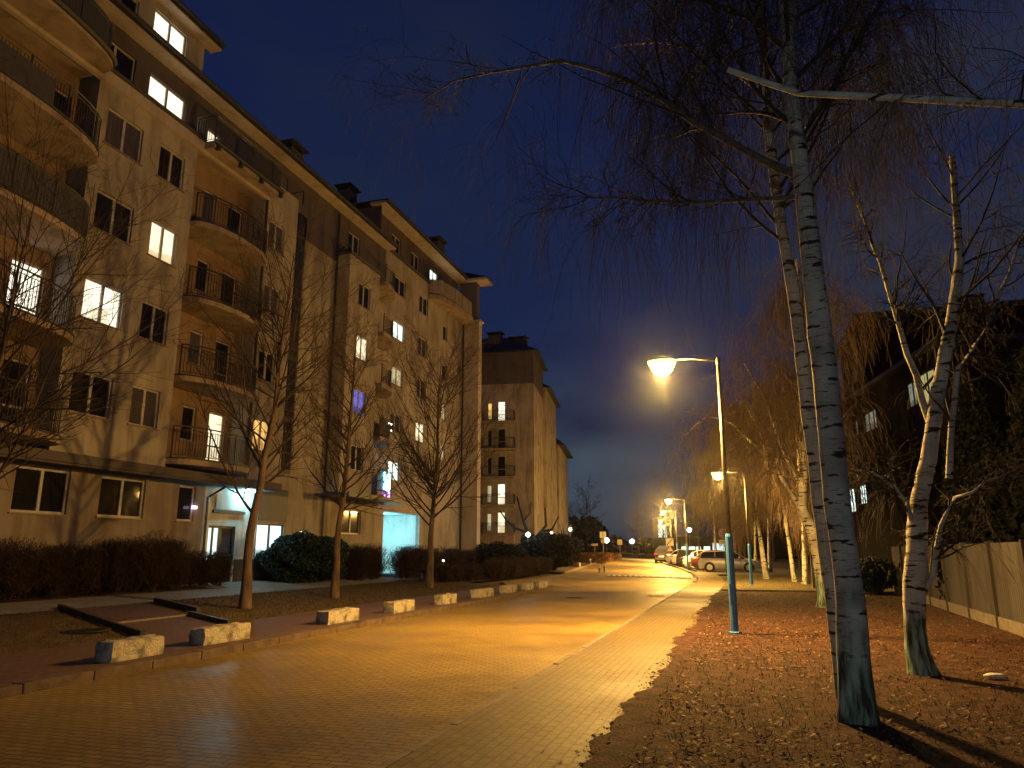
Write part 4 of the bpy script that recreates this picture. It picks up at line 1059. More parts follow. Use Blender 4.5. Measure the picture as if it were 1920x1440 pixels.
def make_car(label, x, y, paint, rz=0, kind='estate', L=4.3, H=1.46, group='cars parked in a row beyond the third lamp'):
    t_ = thing('parked_car', label, 'car', (x, y, T(x, y)), rz, group)
    mb, gs = car_body(L, .88, H, kind)
    bd_ = mb.build('body', paint, t_, smooth=True)
    # glasshouse: side glass dark, roof painted
    rail_ = MB(); gl = MB()
    vs = []
    for gx, gz0, w, w2 in gs: vs += [(gx * L, w, gz0), (gx * L, -w, gz0)]
    n_ = len(gs)
    base = [(gx * L, s_ * .78, .93) for gx, _, _, _ in gs for s_ in (1, -1)]
    # glass hull slightly inside
    g = [(a * .995, b * .975, c - .015) for a, b, c in vs]
    k = n_ - 1
    gl.add(base + g, [(2 * i, 2 * i + 2, 2 * n_ + 2 * i + 2, 2 * n_ + 2 * i) for i in range(k)] + [(2 * i + 3, 2 * i + 1, 2 * n_ + 2 * i + 1, 2 * n_ + 2 * i + 3) for i in range(k)]
           + [(2 * n_ + 2 * i, 2 * n_ + 2 * i + 2, 2 * n_ + 2 * i + 3, 2 * n_ + 2 * i + 1) for i in range(k)] + [(0, 2 * n_, 2 * n_ + 1, 1)])
    gl.build('windows', M['cglass'], t_)
    # roof skin
    r0 = 2 if kind == 'estate' else 1
    rf = MB(); top = vs[2 * r0:2 * (n_ - 1)]
    lo = [(a, b, c - .05) for a, b, c in top]
    kk = len(top) // 2
    rf.add(top + lo, [(2 * i, 2 * i + 2, 2 * i + 3, 2 * i + 1) for i in range(kk - 1)] + [(2 * i, 2 * kk + 2 * i, 2 * kk + 2 * i + 2, 2 * i + 2) for i in range(kk - 1)] + [(2 * i + 1, 2 * i + 3, 2 * kk + 2 * i + 3, 2 * kk + 2 * i + 1) for i in range(kk - 1)] + [(0, 1, 2 * kk + 1, 2 * kk), (2 * kk - 2, 4 * kk - 2, 4 * kk - 1, 2 * kk - 1)])
    rf.build('roof', paint, t_, smooth=False)
    for s_ in (1, -1):     # pillars
        pm = MB(); pts = [vs[2 * i + (0 if s_ > 0 else 1)] for i in range(n_)]
        pm.tube([(pts[0][0], pts[0][1], .93)] + [pts[1], pts[2 if kind == 'estate' else 1]], .035, 5)
        pm.tube([pts[-1], pts[-2]], .03, 5)
        for fx in (-.02, -.22): pm.tube([(fx * L, s_ * .75, .93), (fx * L, s_ * .615, H - .03)], .028, 5)
        pm.build('pillars', paint if s_ else paint, t_)
    for wx in (-.315 * L, .315 * L):
        for s_ in (1, -1):
            ar = MB(); ar.v = []; 
            w_ = MB(); c_ = (wx, s_ * .80, .315)
            def ring(mbx, prof):
                vs_ = []; N_ = 20
                for r, yy in prof:
                    for q in range(N_):
                        a = 2 * math.pi * q / N_; vs_.append((c_[0] + r * math.cos(a), c_[1] + yy * s_, c_[2] + r * math.sin(a)))
                fs_ = [(i * N_ + q, i * N_ + (q + 1) % N_, (i + 1) * N_ + (q + 1) % N_, (i + 1) * N_ + q) for i in range(len(prof) - 1) for q in range(N_)]
                fs_.append(tuple((len(prof) - 1) * N_ + q for q in range(N_))); mbx.add(vs_, fs_)
            ring(w_, [(.36, .055), (.39, .062), (.39, .085), (.36, .094), (.30, .08), (.30, -.05)])
            wh = MB(); ring(wh, [(.315, -.12), (.315, .09), (.29, .105), (.22, .105), (.21, .09)])
            wo_ = wh.build('wheel', M['tyre'], t_)
            arch = MB(); ring(arch, [(.375, .02), (.375, .093), (.31, .093)]); arch.build('wheel_arch', M['black'], t_)
            rm = MB(); ring(rm, [(.205, .085), (.205, .108), (.17, .108), (.165, .095)])
            for q in range(10):
                a = 2 * math.pi * q / 10; rm.obox((c_[0] + .095 * math.cos(a), c_[1] + s_ * .105, c_[2] + .095 * math.sin(a)), ((math.cos(a), 0, math.sin(a)), (0, 1, 0), (-math.sin(a), 0, math.cos(a))), (.09, .006, .016))
            rm.build('rim', M['rim'], wo_)
    for s_ in (1, -1):
        q = MB(); q.obox((-.487 * L, s_ * .66, .86), ((1, 0, 0), (0, 1, 0), (0, 0, 1)), (.05, .13, .09)); q.build('tail_light', M['tail'], t_, bevel=.02)
        q = MB(); q.obox((.462 * L, s_ * .60, .66), ((1, 0, 0), (0, 1, 0), (0, 0, 1)), (.10, .14, .065)); q.build('headlight', M['hlight'], t_, bevel=.03)
        q = MB(); q.obox((.17 * L, s_ * .93, 1.0), ((1, 0, 0), (0, 1, 0), (0, 0, 1)), (.06, .07, .06)); q.build('mirror', paint, t_, bevel=.02)
        q = MB(); 
        for dx in (-.05, -.20): q.obox((dx * L, s_ * .885, .82), ((1, 0, 0), (0, 1, 0), (0, 0, 1)), (.07, .015, .012))
        q.build('door_handle', M['black'], t_)
    q = MB(); q.box(-.508 * L, -.50 * L, -.26, .26, .60, .71); q.build('number_plate', M['signw'], t_)
    q = MB(); q.box(-.503 * L, -.46 * L, -.72, .72, .30, .40); q.box(.46 * L, .503 * L, -.55, .55, .26, .36); q.build('bumper', M['black'], t_, bevel=.02)
    return t_
def paint(name, c, r=.25, mt=.3):
    return noisy(name, tuple(v * .93 for v in c), c, 3, r, 0, metal=mt, spec=.6)
make_car('silver estate car seen from the side, nearest of the parked row', -1.25, 57.3, paint('silver_paint', (.70, .68, .64), .3, .1))
make_car('dark red hatchback parked just behind the silver estate car', -2.1, 60.2, paint('dark_red_paint', (.12, .03, .03)), R(2), 'hatch', 4.1, 1.50)
make_car('light grey hatchback third in the parked row', -2.9, 63.0, paint('light_grey_paint', (.55, .54, .52), .3, .1), R(3), 'hatch', 4.1, 1.48)
make_car('black estate car fourth in the parked row', -3.5, 65.8, paint('black_paint', (.02, .02, .022), .2, 0), R(4), 'estate', 4.5, 1.46)
make_car('white hatchback fifth in the parked row', -4.4, 68.7, paint('white_paint', (.6, .6, .58), .3, 0), R(5), 'hatch', 4.0, 1.47)
make_car('silver hatchback sixth in the parked row', -5.2, 71.7, paint('pale_silver_paint', (.6, .61, .62), .3, .1), R(6), 'hatch', 4.0, 1.47)
make_car('dark tall car farthest along, below the square crossed-out sign', -7.9, 80.5, paint('dark_blue_paint', (.02, .025, .05), .25, 0), R(80), 'estate', 4.5, 1.75)

# ---------------------------------------------------------------- signs
def pole_(t_, h, r=.03): mb = MB(); mb.tube([(0, 0, -.05), (0, 0, h)], r, 8); mb.build('pole', M['galv'], t_)
def disc(mb, r, z, y, n=28, th=.02, x=0):
    vs = [(x + r * math.cos(2 * math.pi * k / n), y, z + r * math.sin(2 * math.pi * k / n)) for k in range(n)]
    vs += [(a, b + th, c) for a, b, c in vs]
    mb.add(vs, [tuple(range(n)), tuple(range(2 * n - 1, n - 1, -1))] + [(k, n + k, n + (k + 1) % n, (k + 1) % n) for k in range(n)])
t_ = thing('no_stopping_sign', 'round no stopping sign with red cross above a white plate, near the silver car', 'road sign', (-1.42, 54.2, T(0, 54)), 0)
pole_(t_, 3.05)
mb = MB(); disc(mb, .36, 2.68, -.05); f1 = mb.build('sign_border', M['signred'], t_)
mb = MB(); disc(mb, .29, 2.68, -.056); mb.build('sign_face', M['signblue'], t_)
mb = MB()
for s_ in (1, -1): mb.obox((0, -.062, 2.68), ((1, 0, s_), (0, 1, 0), (-s_, 0, 1)), (.29, .004, .035))
mb.build('sign_cross', M['signred'], t_)
mb = MB(); mb.box(-.36, .36, -.05, -.03, 1.92, 2.24); mb.build('plate', M['signw'], t_)
mb = MB()
for r_ in range(2):
    xx = -.28
    while xx < .26:
        w = random.uniform(.03, .07); mb.box(xx, xx + w, -.056, -.05, 2.11 - r_ * .1, 2.15 - r_ * .1); xx += w + .02
mb.build('lettering', M['black'], t_)
t_ = thing('zone_end_sign', 'square white sign with black diagonal bar above a small warning triangle', 'road sign', (-7.05, 74.5, T(0, 74.5)), 0)
pole_(t_, 2.55)
mb = MB(); mb.box(-.36, .36, -.06, -.035, 1.75, 2.48); mb.build('sign_face', M['signw'], t_)
mb = MB(); mb.obox((0, -.066, 2.115), ((1, 0, 1), (0, 1, 0), (-1, 0, 1)), (.42, .005, .035)); mb.box(-.34, .34, -.068, -.061, 2.44, 2.46); mb.build('diagonal_bar', M['black'], t_)
def tri(mb, r, z, y):
    vs = [(r * math.sin(2 * math.pi * k / 3), y, z + r * math.cos(2 * math.pi * k / 3)) for k in range(3)]; vs += [(a, b + .015, c) for a, b, c in vs]
    mb.add(vs, [(0, 2, 1), (3, 4, 5), (0, 1, 4, 3), (1, 2, 5, 4), (2, 0, 3, 5)])
mb = MB(); tri(mb, .40, 1.42, -.05); mb.build('warning_triangle', M['signred'], t_)
mb = MB(); tri(mb, .27, 1.42, -.058); mb.build('triangle_face', M['signw'], t_)
mb = MB(); mb.box(-.02, .02, -.066, -.06, 1.40, 1.56); mb.box(-.02, .02, -.066, -.06, 1.33, 1.37); mb.build('exclamation_mark', M['black'], t_)
t_ = thing('double_sign', 'tall pair of yellowish sign backs with a round sign below, behind the far hedge', 'road sign', (-14.2, 78, T(0, 78)), 0)
pole_(t_, 3.2, .04)
for s_ in (-1, 1):
    mb = MB(); mb.box(min(s_ * .03, s_ * .32), max(s_ * .03, s_ * .32), -.05, -.03, 2.55, 3.2); mb.build('sign_back', M['signw'], t_)
mb = MB(); disc(mb, .25, 2.25, -.05); mb.build('round_sign', M['signbk'], t_)
t_ = thing('square_sign', 'small square yellowish sign on a thin pole at the far left kerb', 'road sign', (-13.1, 82, T(0, 82)), 0)
pole_(t_, 2.2, .035); mb = MB(); mb.box(-.26, .26, -.06, -.035, 1.85, 2.4); mb.build('sign_face', M['signbk'], t_)
t_ = thing('direction_sign', 'small grey arrow shaped direction sign behind the far brown hedge', 'road sign', (-15.2, 78.5, T(0, 78)), 0)
pole_(t_, 2.0, .035)
mb = MB(); mb.add([(-.42, -.05, 1.86), (-.30, -.05, 1.75), (.36, -.05, 1.75), (.36, -.05, 2.0), (-.30, -.05, 1.98), (-.42, -.03, 1.86), (-.30, -.03, 1.75), (.36, -.03, 1.75), (.36, -.03, 2.0), (-.30, -.03, 1.98)], [(0, 1, 2, 3, 4), (9, 8, 7, 6, 5), (0, 4, 9, 5), (4, 3, 8, 9), (3, 2, 7, 8), (2, 1, 6, 7), (1, 0, 5, 6)]); mb.build('arrow_board', M['signbk'], t_)

# ---------------------------------------------------------------- concrete fence on the right and the buildings behind it
t_ = wthing('concrete_fence', 'pinkish grey ribbed concrete panel fence behind the birches on the right', 'fence', (5.3, 20, 0))
fx = lambda y: 5.05 + (y - 17.4) * .035
yy = 4.
while yy < 33.5:
    ya, yb = yy, yy + 2.5
    mb = MB(); xa, xb = fx(ya), fx(yb)
    a = Vector((xa, ya + .03, 0)); b = Vector((xb, yb - .03, 0)); u = (b - a).normalized(); n_ = Vector((-u.y, u.x, 0))
    L = (b - a).length; k = 0; s_ = 0
    vs = []
    nr = 34
    prof = []
    for i in range(nr + 1):
        s_ = L * i / nr; prof.append((s_, .012 if i % 2 else 0))
    vv = []
    for s_, d in prof:
        p = a + u * s_ + n_ * d
        vv += [(p.x, p.y, .24), (p.x, p.y, 1.78)]
    mb.add(vv, [(2 * i, 2 * i + 1, 2 * i + 3, 2 * i + 2) for i in range(nr)])
    q = [a - n_ * .07, b - n_ * .07]
    mb.add([vv[1], vv[-1], (q[1].x, q[1].y, 1.78), (q[0].x, q[0].y, 1.78), (q[0].x, q[0].y, .24), (q[1].x, q[1].y, .24)], [(0, 1, 2, 3), (3, 2, 5, 4)])
    mb.build('panel', M['fence'], t_)
    mb = MB(); c_ = a + u * (L / 2) + n_ * -.01; mb.obox((c_.x, c_.y, .11), (u, n_, (0, 0, 1)), (L / 2, .055, .125)); mb.build('base_board', M['kerb'], t_)
    mb = MB(); mb.obox((xa, ya, .9), (u, n_, (0, 0, 1)), (.05, .07, .92)); mb.build('post', M['fence'], t_)
    yy += 2.5
t_ = wthing('concrete_fence', 'low yellowish fence piece across the end of the leaf litter, above the dark bush', 'fence', (3.5, 36.5, 0))
for k in range(2):
    mb = MB(); x0 = 5.6 - (k + 1) * 1.4; mb.box(x0 + .02, x0 + 1.38, 36.9, 36.98, .05, 1.25); mb.build('panel', M['fence'], t_)
    mb = MB(); mb.box(x0 - .06, x0 + .06, 36.85, 37.02, -.05, 1.3); mb.build('post', M['kerb'], t_)

bR = wthing('apartment_block', 'dark pinkish block with a few lit windows behind the birches on the right', 'apartment building', (9.2, 42.4, 0))
P1 = Vector((10.1, 37.0, 0)); P2 = Vector((6.3, 60.0, 0)); uR = (P2 - P1).normalized(); nR = Vector((-uR.y, uR.x, 0))
if nR.x > 0: nR = -nR
hR = [(2.9, 5.7, 8.5, 10.65, 'lit_r', 2), (6.0, 7.4, 9.2, 10.55, 'lit_r2', 1), (15.9, 16.7, 9.1, 10.15, 'lit_r2', 0), (18.9, 19.6, 8.8, 9.6, 'lit_r2', 0),
      (17.8, 20.0, 4.2, 5.8, 'lit_cool', 3), (15.5, 17.2, 4.6, 5.85, 'lit_cool', 3), (11.0, 12.2, 4.4, 5.8, 'pane', 1), (6.0, 7.4, 5.4, 6.8, 'pane', 1), (2.9, 5.0, 4.4, 5.8, 'pane', 1), (12.3, 14.8, 9.0, 10.2, 'lit_r2', 2)]
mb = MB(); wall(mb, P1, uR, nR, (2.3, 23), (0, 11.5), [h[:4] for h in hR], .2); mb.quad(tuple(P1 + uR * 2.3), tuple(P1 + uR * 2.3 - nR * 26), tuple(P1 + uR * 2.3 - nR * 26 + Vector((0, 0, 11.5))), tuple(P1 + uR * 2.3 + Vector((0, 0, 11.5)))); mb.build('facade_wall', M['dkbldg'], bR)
for h_ in hR: window(bR, P1, uR, nR, *h_, fm='dframe', depth=.2, sill=False)
mb = MB(); q = [P1 + uR * 2.0 + nR * .3, P1 + uR * 23.4 + nR * .3, P1 + uR * 23.4 - nR * 26, P1 + uR * 2.0 - nR * 26]
mb.prism([(p.x, p.y) for p in q], 11.5, 11.75); mb.build('soffit', M['gutter'], bR)
mb = MB(); q = [P1 + uR * 3 - nR * 1, P1 + uR * 22 - nR * 1, P1 + uR * 22 - nR * 25, P1 + uR * 3 - nR * 25]; mb.prism([(p.x, p.y) for p in q], 11.75, 12.0); mb.build('roof', M['roof'], bR)
q = [P1 + uR * 2.6 - nR * .4, P1 + uR * 22.9 - nR * .4, P1 + uR * 22.9 - nR * 25, P1 + uR * 2.6 - nR * 25]
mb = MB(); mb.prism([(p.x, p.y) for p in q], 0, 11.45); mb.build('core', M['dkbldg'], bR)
bS = wthing('apartment_block', 'big dark flat-topped block far behind, only its straight roof line and a chimney show', 'apartment building', (25, 76, 0))
mb = MB(); wall(mb, (11.0, 70, 0), (1, 0, 0), (0, -1, 0), (0, 34), (0, 22), [(2 + 3.2 * i, 3.3 + 3.2 * i, 2 + 2.9 * j, 3.4 + 2.9 * j) for i in range(10) for j in range(6)], .2)
mb.quad((11, 84, 0), (11, 70, 0), (11, 70, 22), (11, 84, 22)); mb.build('wall', M['dkbldg'], bS)
mb = MB(); mb.box(11.3, 45, 70.25, 84, 0, 21.9); mb.build('windows', M['pane'], bS)
mb = MB(); mb.box(10.5, 45.5, 69.5, 84.5, 22, 22.4); mb.build('roof', M['roof'], bS)
chimney(bS, 20.5, 72, 22.3, 23.5, 1.0, .5)

# ---------------------------------------------------------------- vegetation
def leafy(name, parent, n, fn, size, mat, seed=1, asp=.5):
    """n small leaf faces; fn(rng,n)->(n,3) points"""
    rg = np.random.default_rng(seed)
    P = fn(rg, n)
    a = rg.normal(size=P.shape); a /= np.linalg.norm(a, axis=1, keepdims=True)
    b = rg.normal(size=P.shape); b -= (b * a).sum(1, keepdims=True) * a; b /= np.linalg.norm(b, axis=1, keepdims=True)
    s = size * rg.uniform(.6, 1.3, (len(P), 1))
    V = np.stack([P - a * s, P + b * s * asp, P + a * s, P - b * s * asp], 1).reshape(-1, 3)
    F = np.arange(len(P) * 4).reshape(-1, 4)
    return np_mesh(name, V, F, mat, parent)

def ellip(sx, sy, sz, cz, lump=.18, inner=.55):
    def f(rg, n):
        d = rg.normal(size=(n, 3)); d /= np.linalg.norm(d, axis=1, keepdims=True)
        l = 1 + lump * (np.sin(d[:, 0] * 5 + 1) * np.cos(d[:, 1] * 4 + 2) + .6 * np.sin(d[:, 2] * 7 + d[:, 0] * 6))
        r = rg.uniform(inner, 1, n) ** .5 * l
        p = d * r[:, None] * np.array([sx, sy, sz]); p[:, 2] += cz
        p[:, 2] = np.abs(p[:, 2]); return p
    return f

def conef(r, h, lump=.2):
    def f(rg, n):
        z = rg.uniform(0, 1, n) ** .75; an = rg.uniform(0, 2 * np.pi, n)
        rr = r * np.clip((1 - z) * 1.25, 0, 1) ** .6 * (1 + lump * np.sin(an * 5 + z * 14) * np.cos(z * 23 + an * 2)) * rg.uniform(.5, 1, n) ** .4
        return np.stack([rr * np.cos(an), rr * np.sin(an), .25 + z * (h - .25)], 1)
    return f

def evergreen(label, x, y, r, h, n, size, mat='dgreen', shape='cone', group=None, cat='tree', name='evergreen_tree'):
    t_ = thing(name, label, cat, (x, y, T(x, y)), 0, group)
    f = conef(r, h) if shape == 'cone' else ellip(r, r, h * .5, h * .5)
    fo = leafy('foliage', t_, n, f, size, M[mat], int(abs(x * 13 + y * 7)))
    g = (conef(r * .62, h * .9, .1)) if shape == 'cone' else ellip(r * .75, r * .75, h * .36, h * .42, .1, .3)
    leafy('inner_foliage', fo, n // 5, g, size * 2.2, M[mat], 5)
    mb = MB(); mb.tube([(0, 0, -.1), (.05, .02, h * .45), (0, 0, h * .85)], [r * .09 + .03, r * .06 + .02, .02], 7); mb.build('trunk', M['bark'], t_)
    return t_
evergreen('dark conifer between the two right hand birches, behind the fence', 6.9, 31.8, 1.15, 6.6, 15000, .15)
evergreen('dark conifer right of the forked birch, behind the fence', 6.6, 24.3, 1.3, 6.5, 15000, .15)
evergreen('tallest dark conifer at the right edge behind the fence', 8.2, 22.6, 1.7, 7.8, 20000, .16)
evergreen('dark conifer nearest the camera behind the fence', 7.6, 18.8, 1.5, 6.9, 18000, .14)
evergreen('dark bluish green bush in front of the low yellowish fence', 4.5, 33.7, 1.3, 1.35, 7000, .05, 'green', 'ball', cat='bush', name='bush')
evergreen('round evergreen bush right of the white entrance', -17.35, 27.1, 1.65, 1.95, 26000, .065, 'green', 'ball', cat='bush', name='bush')
evergreen('big dark evergreen bush left of the far brown hedge', -13.9, 52.5, 2.2, 2.6, 9000, .09, 'dgreen', 'ball', cat='bush', name='bush')
evergreen('dark bush behind the low bare hedge at the corner of the second block', -14.6, 44.0, 1.7, 1.9, 8000, .07, 'dgreen', 'ball', cat='bush', name='bush')
evergreen('clipped dark green hedge cone by the white globe lamps', -14.4, 60.0, 1.7, 2.5, 7000, .09, 'dgreen', 'ball', cat='bush', name='bush')

def hedge(label, x0, x1, y0, y1, h, n, mat='hedge', rt=.0045, wild=.10, solid=False):
    cx, cy = (x0 + x1) / 2, (y0 + y1) / 2
    t_ = thing('hedge', label, 'hedge', (cx, cy, T(cx, cy)))
    sx, sy = (x1 - x0) / 2, (y1 - y0) / 2
    rg = np.random.default_rng(int(abs(cx * 31 + cy * 17)))
    n = int(n * 1.9); m_ = max(6, int((y1 - y0) * 4.2 * max(1, (x1 - x0) * .9)))
    bx = rg.uniform(-sx * .7, sx * .7, m_); by = rg.uniform(-sy * .95, sy * .95, m_)
    P = np.zeros((m_, 5, 3)); 
    for k in range(5):
        s_ = k / 4; P[:, k, 0] = bx + rg.normal(0, .05, m_) * k; P[:, k, 1] = by + rg.normal(0, .06, m_) * k; P[:, k, 2] = s_ * h * rg.uniform(.72, .95, m_)
    Rd = np.linspace(.016, .006, 5)[None, :].repeat(m_, 0)
    per = max(3, n // m_ // 3)
    Q, RQ = spawn(P, Rd, per, .02, .95, .55, 48, 4, .9, .22, .6, rt * .8, .22, .3, rg)
    Q2, RQ2 = spawn(Q, RQ, 2, .2, 1, .65, 45, 4, .9, .25, .8, rt * .7, .15, .3, rg)
    def lim(A):
        # squeeze into the clipped outline
        A = A.copy(); hh = h * (1 + .11 * np.sin(A[..., 1] * 3.3 + cy) * np.cos(A[..., 1] * 1.3) + .05 * np.sin(A[..., 1] * 2.1 + cx) + .04 * np.sin(A[..., 1] * 5.3))
        e_ = np.clip(1 - (A[..., 2] / hh) ** 6 * .12, .8, 1)
        A[..., 0] = np.tanh(A[..., 0] / (sx * 1.15)) * sx * 1.3 * e_; 
        over = A[..., 2] > hh; A[..., 2] = np.where(over, hh - wild * .2 + wild * np.tanh((A[..., 2] - hh) / .4), A[..., 2]); A[..., 2] = np.maximum(A[..., 2], 0.0)
        oy = np.abs(A[..., 1]) > sy; A[..., 1] = np.where(oy, np.sign(A[..., 1]) * (sy + .12 * np.tanh((np.abs(A[..., 1]) - sy) / .3)), A[..., 1])
        return A
    V, F = merge(strands(P, Rd), strands(lim(Q), RQ), strands(lim(Q2), RQ2))
    np_mesh('branches', V, F, M[mat], t_)
    if solid:
        leafy('foliage', t_, solid, lambda r_, k_: np.stack([r_.uniform(-sx, sx, k_), r_.uniform(-sy, sy, k_), r_.uniform(0.05, h, k_)], 1), .05, M[mat], 9)
    return t_
hedge('bare brown hedge at the left edge under the ground floor windows', -18.2, -17.2, 12.0, 17.6, 1.45, 5200, wild=.2)
hedge('taller bare hedge clump below the lit first and second column windows', -18.3, -17.2, 17.75, 20.4, 1.62, 3600, wild=.2)
hedge('lower bare hedge just left of the white entrance', -18.2, -17.3, 20.55, 22.7, 1.2, 2000, wild=.2)
hedge('bare hedge behind the second young linden', -16.9, -15.9, 29.6, 32.6, 1.55, 2600)
hedge('bare hedge in front of the lit cyan passage', -16.4, -15.2, 33.0, 38.2, 1.5, 3600, rt=.006)
hedge('bare hedge right of the passage, behind the third young linden', -16.4, -15.2, 38.4, 44.6, 1.45, 3400, rt=.007)
hedge('low dark bare hedge running in front of the passage', -13.9, -13.0, 31.2, 37.2, .8, 3000, rt=.006)
hedge('low brown bare hedge bordering the widened road', -13.4, -12.5, 37.4, 50.0, 1.05, 6000, rt=.008)
t_ = thing('hedge', 'clipped rust brown hedge block on the far left of the road', 'hedge', (-16.4, 77, T(0, 77)))
leafy('foliage', t_, 24000, lambda r_, k_: (lambda u, v, w: np.stack([(-3.6 + 6.7 * u) - .06 * (v * 18 - 7), -7 + 18 * v, 1.02 * w], 1))(r_.uniform(0, 1, k_), r_.uniform(0, 1, k_), r_.uniform(0, 1, k_) ** .6), .11, M['hedge_o'], 3)
mb = MB(); mb.box(-3.3, 2.6, -6.8, 10.5, 0, .95); mb.build('branches', M['hedge_o'], t_)

def copy_tree_thing(src, loc, rz, sc, label=None, group=None):
    r = src.copy(); C.objects.link(r); r.location = loc; r.rotation_euler = (0, 0, rz); r.scale = (sc,) * 3
    if label: r['label'] = label
    if group: r['group'] = group
    for ch in list(src.children):
        if ch.type == 'LIGHT': continue
        c_ = ch.copy(); C.objects.link(c_); c_.parent = r
        for g_ in ch.children:
            d_ = g_.copy(); C.objects.link(d_); d_.parent = c_
    return r

def linden(label, x, y, h, spread, seed, lean=(0, 0), nb=30, group='young bare lindens in the left lawn', mats=('bark', 'twig'), first=.23, rt=.0028, loc=None):
    t_ = thing('linden_tree', label, 'tree', (x, y, T(x, y) + .07), 0, group)
    rg = np.random.default_rng(seed)
    tp = resample([(0, 0, -.1), (.02, 0, h * .2), (lean[0] * .5 + .05, lean[1] * .5, h * .5), (lean[0], lean[1], h * .95)], 16)
    tp[2:-1, :2] += rg.normal(0, .018, (13, 2))
    r0 = .0105 * h + .012
    tr = np.r_[np.linspace(r0 * 1.5, r0 * .95, 3), np.linspace(r0 * .92, .012, 13)]
    V, F = strands(tp[None], tr[None], 10)
    np_mesh('trunk', V, F, M[mats[0]], t_, True)
    # main limbs
    P = tp[None]; Rr = tr[None]
    Q, RQ = spawn(P, Rr, nb, first, .97, spread, 52, 10, .2, .05, .38, .004, .6, .55, rg)
    Q2, RQ2 = spawn(Q, RQ, 10, .12, .98, .42, 38, 7, .14, .08, .62, .003, .25, .5, rg)
    Q3, RQ3 = spawn(Q2, RQ2, 5, .1, 1, .5, 38, 5, .22, .10, .75, rt, .12, .4, rg)
    V, F = merge(strands(Q, RQ, 6), strands(Q2, RQ2, 4), strands(Q3, RQ3, 3))
    np_mesh('crown', V, F, M[mats[1]], t_, True)
    return t_
linden('bare linden at the left edge, its branches crossing the facade', -13.3, 9.7, 8.2, .75, 21, (.35, .3), 44)
l1 = linden('bare young linden in front of the white entrance', -12.44, 16.93, 10.4, .46, 22, (.5, .35), 50)
l2 = linden('second bare young linden, with a slimmer crown', -12.55, 21.56, 9.4, .42, 23, (.25, .2), 48)
l3 = linden('third bare young linden, wide crown in front of the passage', -12.32, 28.54, 10.2, .58, 24, (.2, .2), 64, rt=.0034)
# pruned old tree by the third block
t_ = wthing('pollarded_tree', 'dark heavily pruned tree with stubby limbs in front of the third block', 'tree', (-15.3, 54, .5))
mb = MB()
for pts, r_ in (([(-15.0, 54, .3), (-15.1, 54, 2.0), (-15.6, 54, 3.3), (-15.9, 54, 4.2), (-16.3, 54, 5.6)], [.2, .17, .13, .10, .06]), ([(-15.1, 54, 1.8), (-14.5, 54.1, 3.0), (-14.1, 54.2, 3.5), (-14.2, 54.2, 4.8)], [.15, .12, .1, .06]),
               ([(-15.6, 54, 3.0), (-16.4, 53.8, 3.3), (-17.1, 53.8, 3.9), (-17.6, 53.8, 4.6)], [.11, .09, .07, .04]), ([(-14.5, 54.1, 3.0), (-13.6, 54, 3.2), (-13.1, 54, 4.1)], [.1, .08, .05]), ([(-15.8, 54, 3.8), (-15.3, 54, 4.4), (-15.2, 54, 5.2)], [.07, .06, .04])):
    mb.tube(pts, r_, 7)
mb.build('trunk', M['dwig'], t_, smooth=True)
# spiky ornamental grass tree
t_ = thing('yucca', 'spiky pale plant lit from beside by a globe lamp', 'plant', (-14.2, 60.5, T(0, 60)))
P = np.zeros((46, 4, 3)); rg = np.random.default_rng(4); an = rg.uniform(0, 6.28, 46); el = rg.uniform(.5, 1.45, 46)
for k in range(4): P[:, k, 0] = np.cos(an) * np.cos(el) * k * .45; P[:, k, 1] = np.sin(an) * np.cos(el) * k * .45; P[:, k, 2] = 2.2 + np.sin(el) * k * .5
V, F = strands(P, np.linspace(.03, .008, 4)[None].repeat(46, 0)); np_mesh('leaves', V, F, M['grass'], t_)
mb = MB(); mb.tube([(0, 0, 0), (0, 0, 2.3)], .12, 8); mb.build('stem', M['dwig'], t_)

def globe(label, x, y, z, mat, r=.11, w=0, col=(1, .95, .85), pole=True):
    t_ = thing('globe_lamp', label, 'lamp', (x, y, T(x, y)))
    if pole: mb = MB(); mb.tube([(0, 0, 0), (0, 0, z - T(x, y) - r)], .035, 7); mb.build('pole', M['galv'], t_)
    mb = MB(); mb.lathe([(r * math.sin(math.pi * k / 8) + .001, z - T(x, y) - r * math.cos(math.pi * k / 8)) for k in range(9)], 12); mb.build('globe', mat, t_, smooth=True)
    if w: plight(t_, (0, 0, z - T(x, y) + .3), col, w, .1)
    return t_
globe('bright white spotlight in the pruned tree by the third block', -14.6, 51.0, 2.75, M['lens_c'], .16, 60, (.8, .95, 1))
globe('white globe lamp left of the spiky plant', -15.2, 60.0, 3.05, M['lens_w'], .13, 20)
globe('yellowish globe lamp right of the spiky plant', -13.6, 60.0, 3.35, M['lens_w'], .13, 20)
globe('tiny white garden lamp in front of the second block', -14.6, 35.5, 1.15, M['lens_w'], .045)
globe('far white lamp above the small square sign, left', -22.0, 124, 3.4, M['lens_w'], .42)
globe('far white lamp in the dark trees past the end of the road', -17.8, 124, 3.2, M['lens_w'], .36)
globe('far white lamp right of the lamp posts', -7.6, 110, 4.6, M['lens_w'], .32)

# ---- birches
def weep(P, Rd, n, L, rg, K=7, rt=.0022, t0=.25, t1=1., drop=2.4, out=70, wig=.07):
    return spawn(P, Rd, n, t0, t1, 1, out, K, -drop, wig, .45, rt, .3, .1, rg, absl=L)

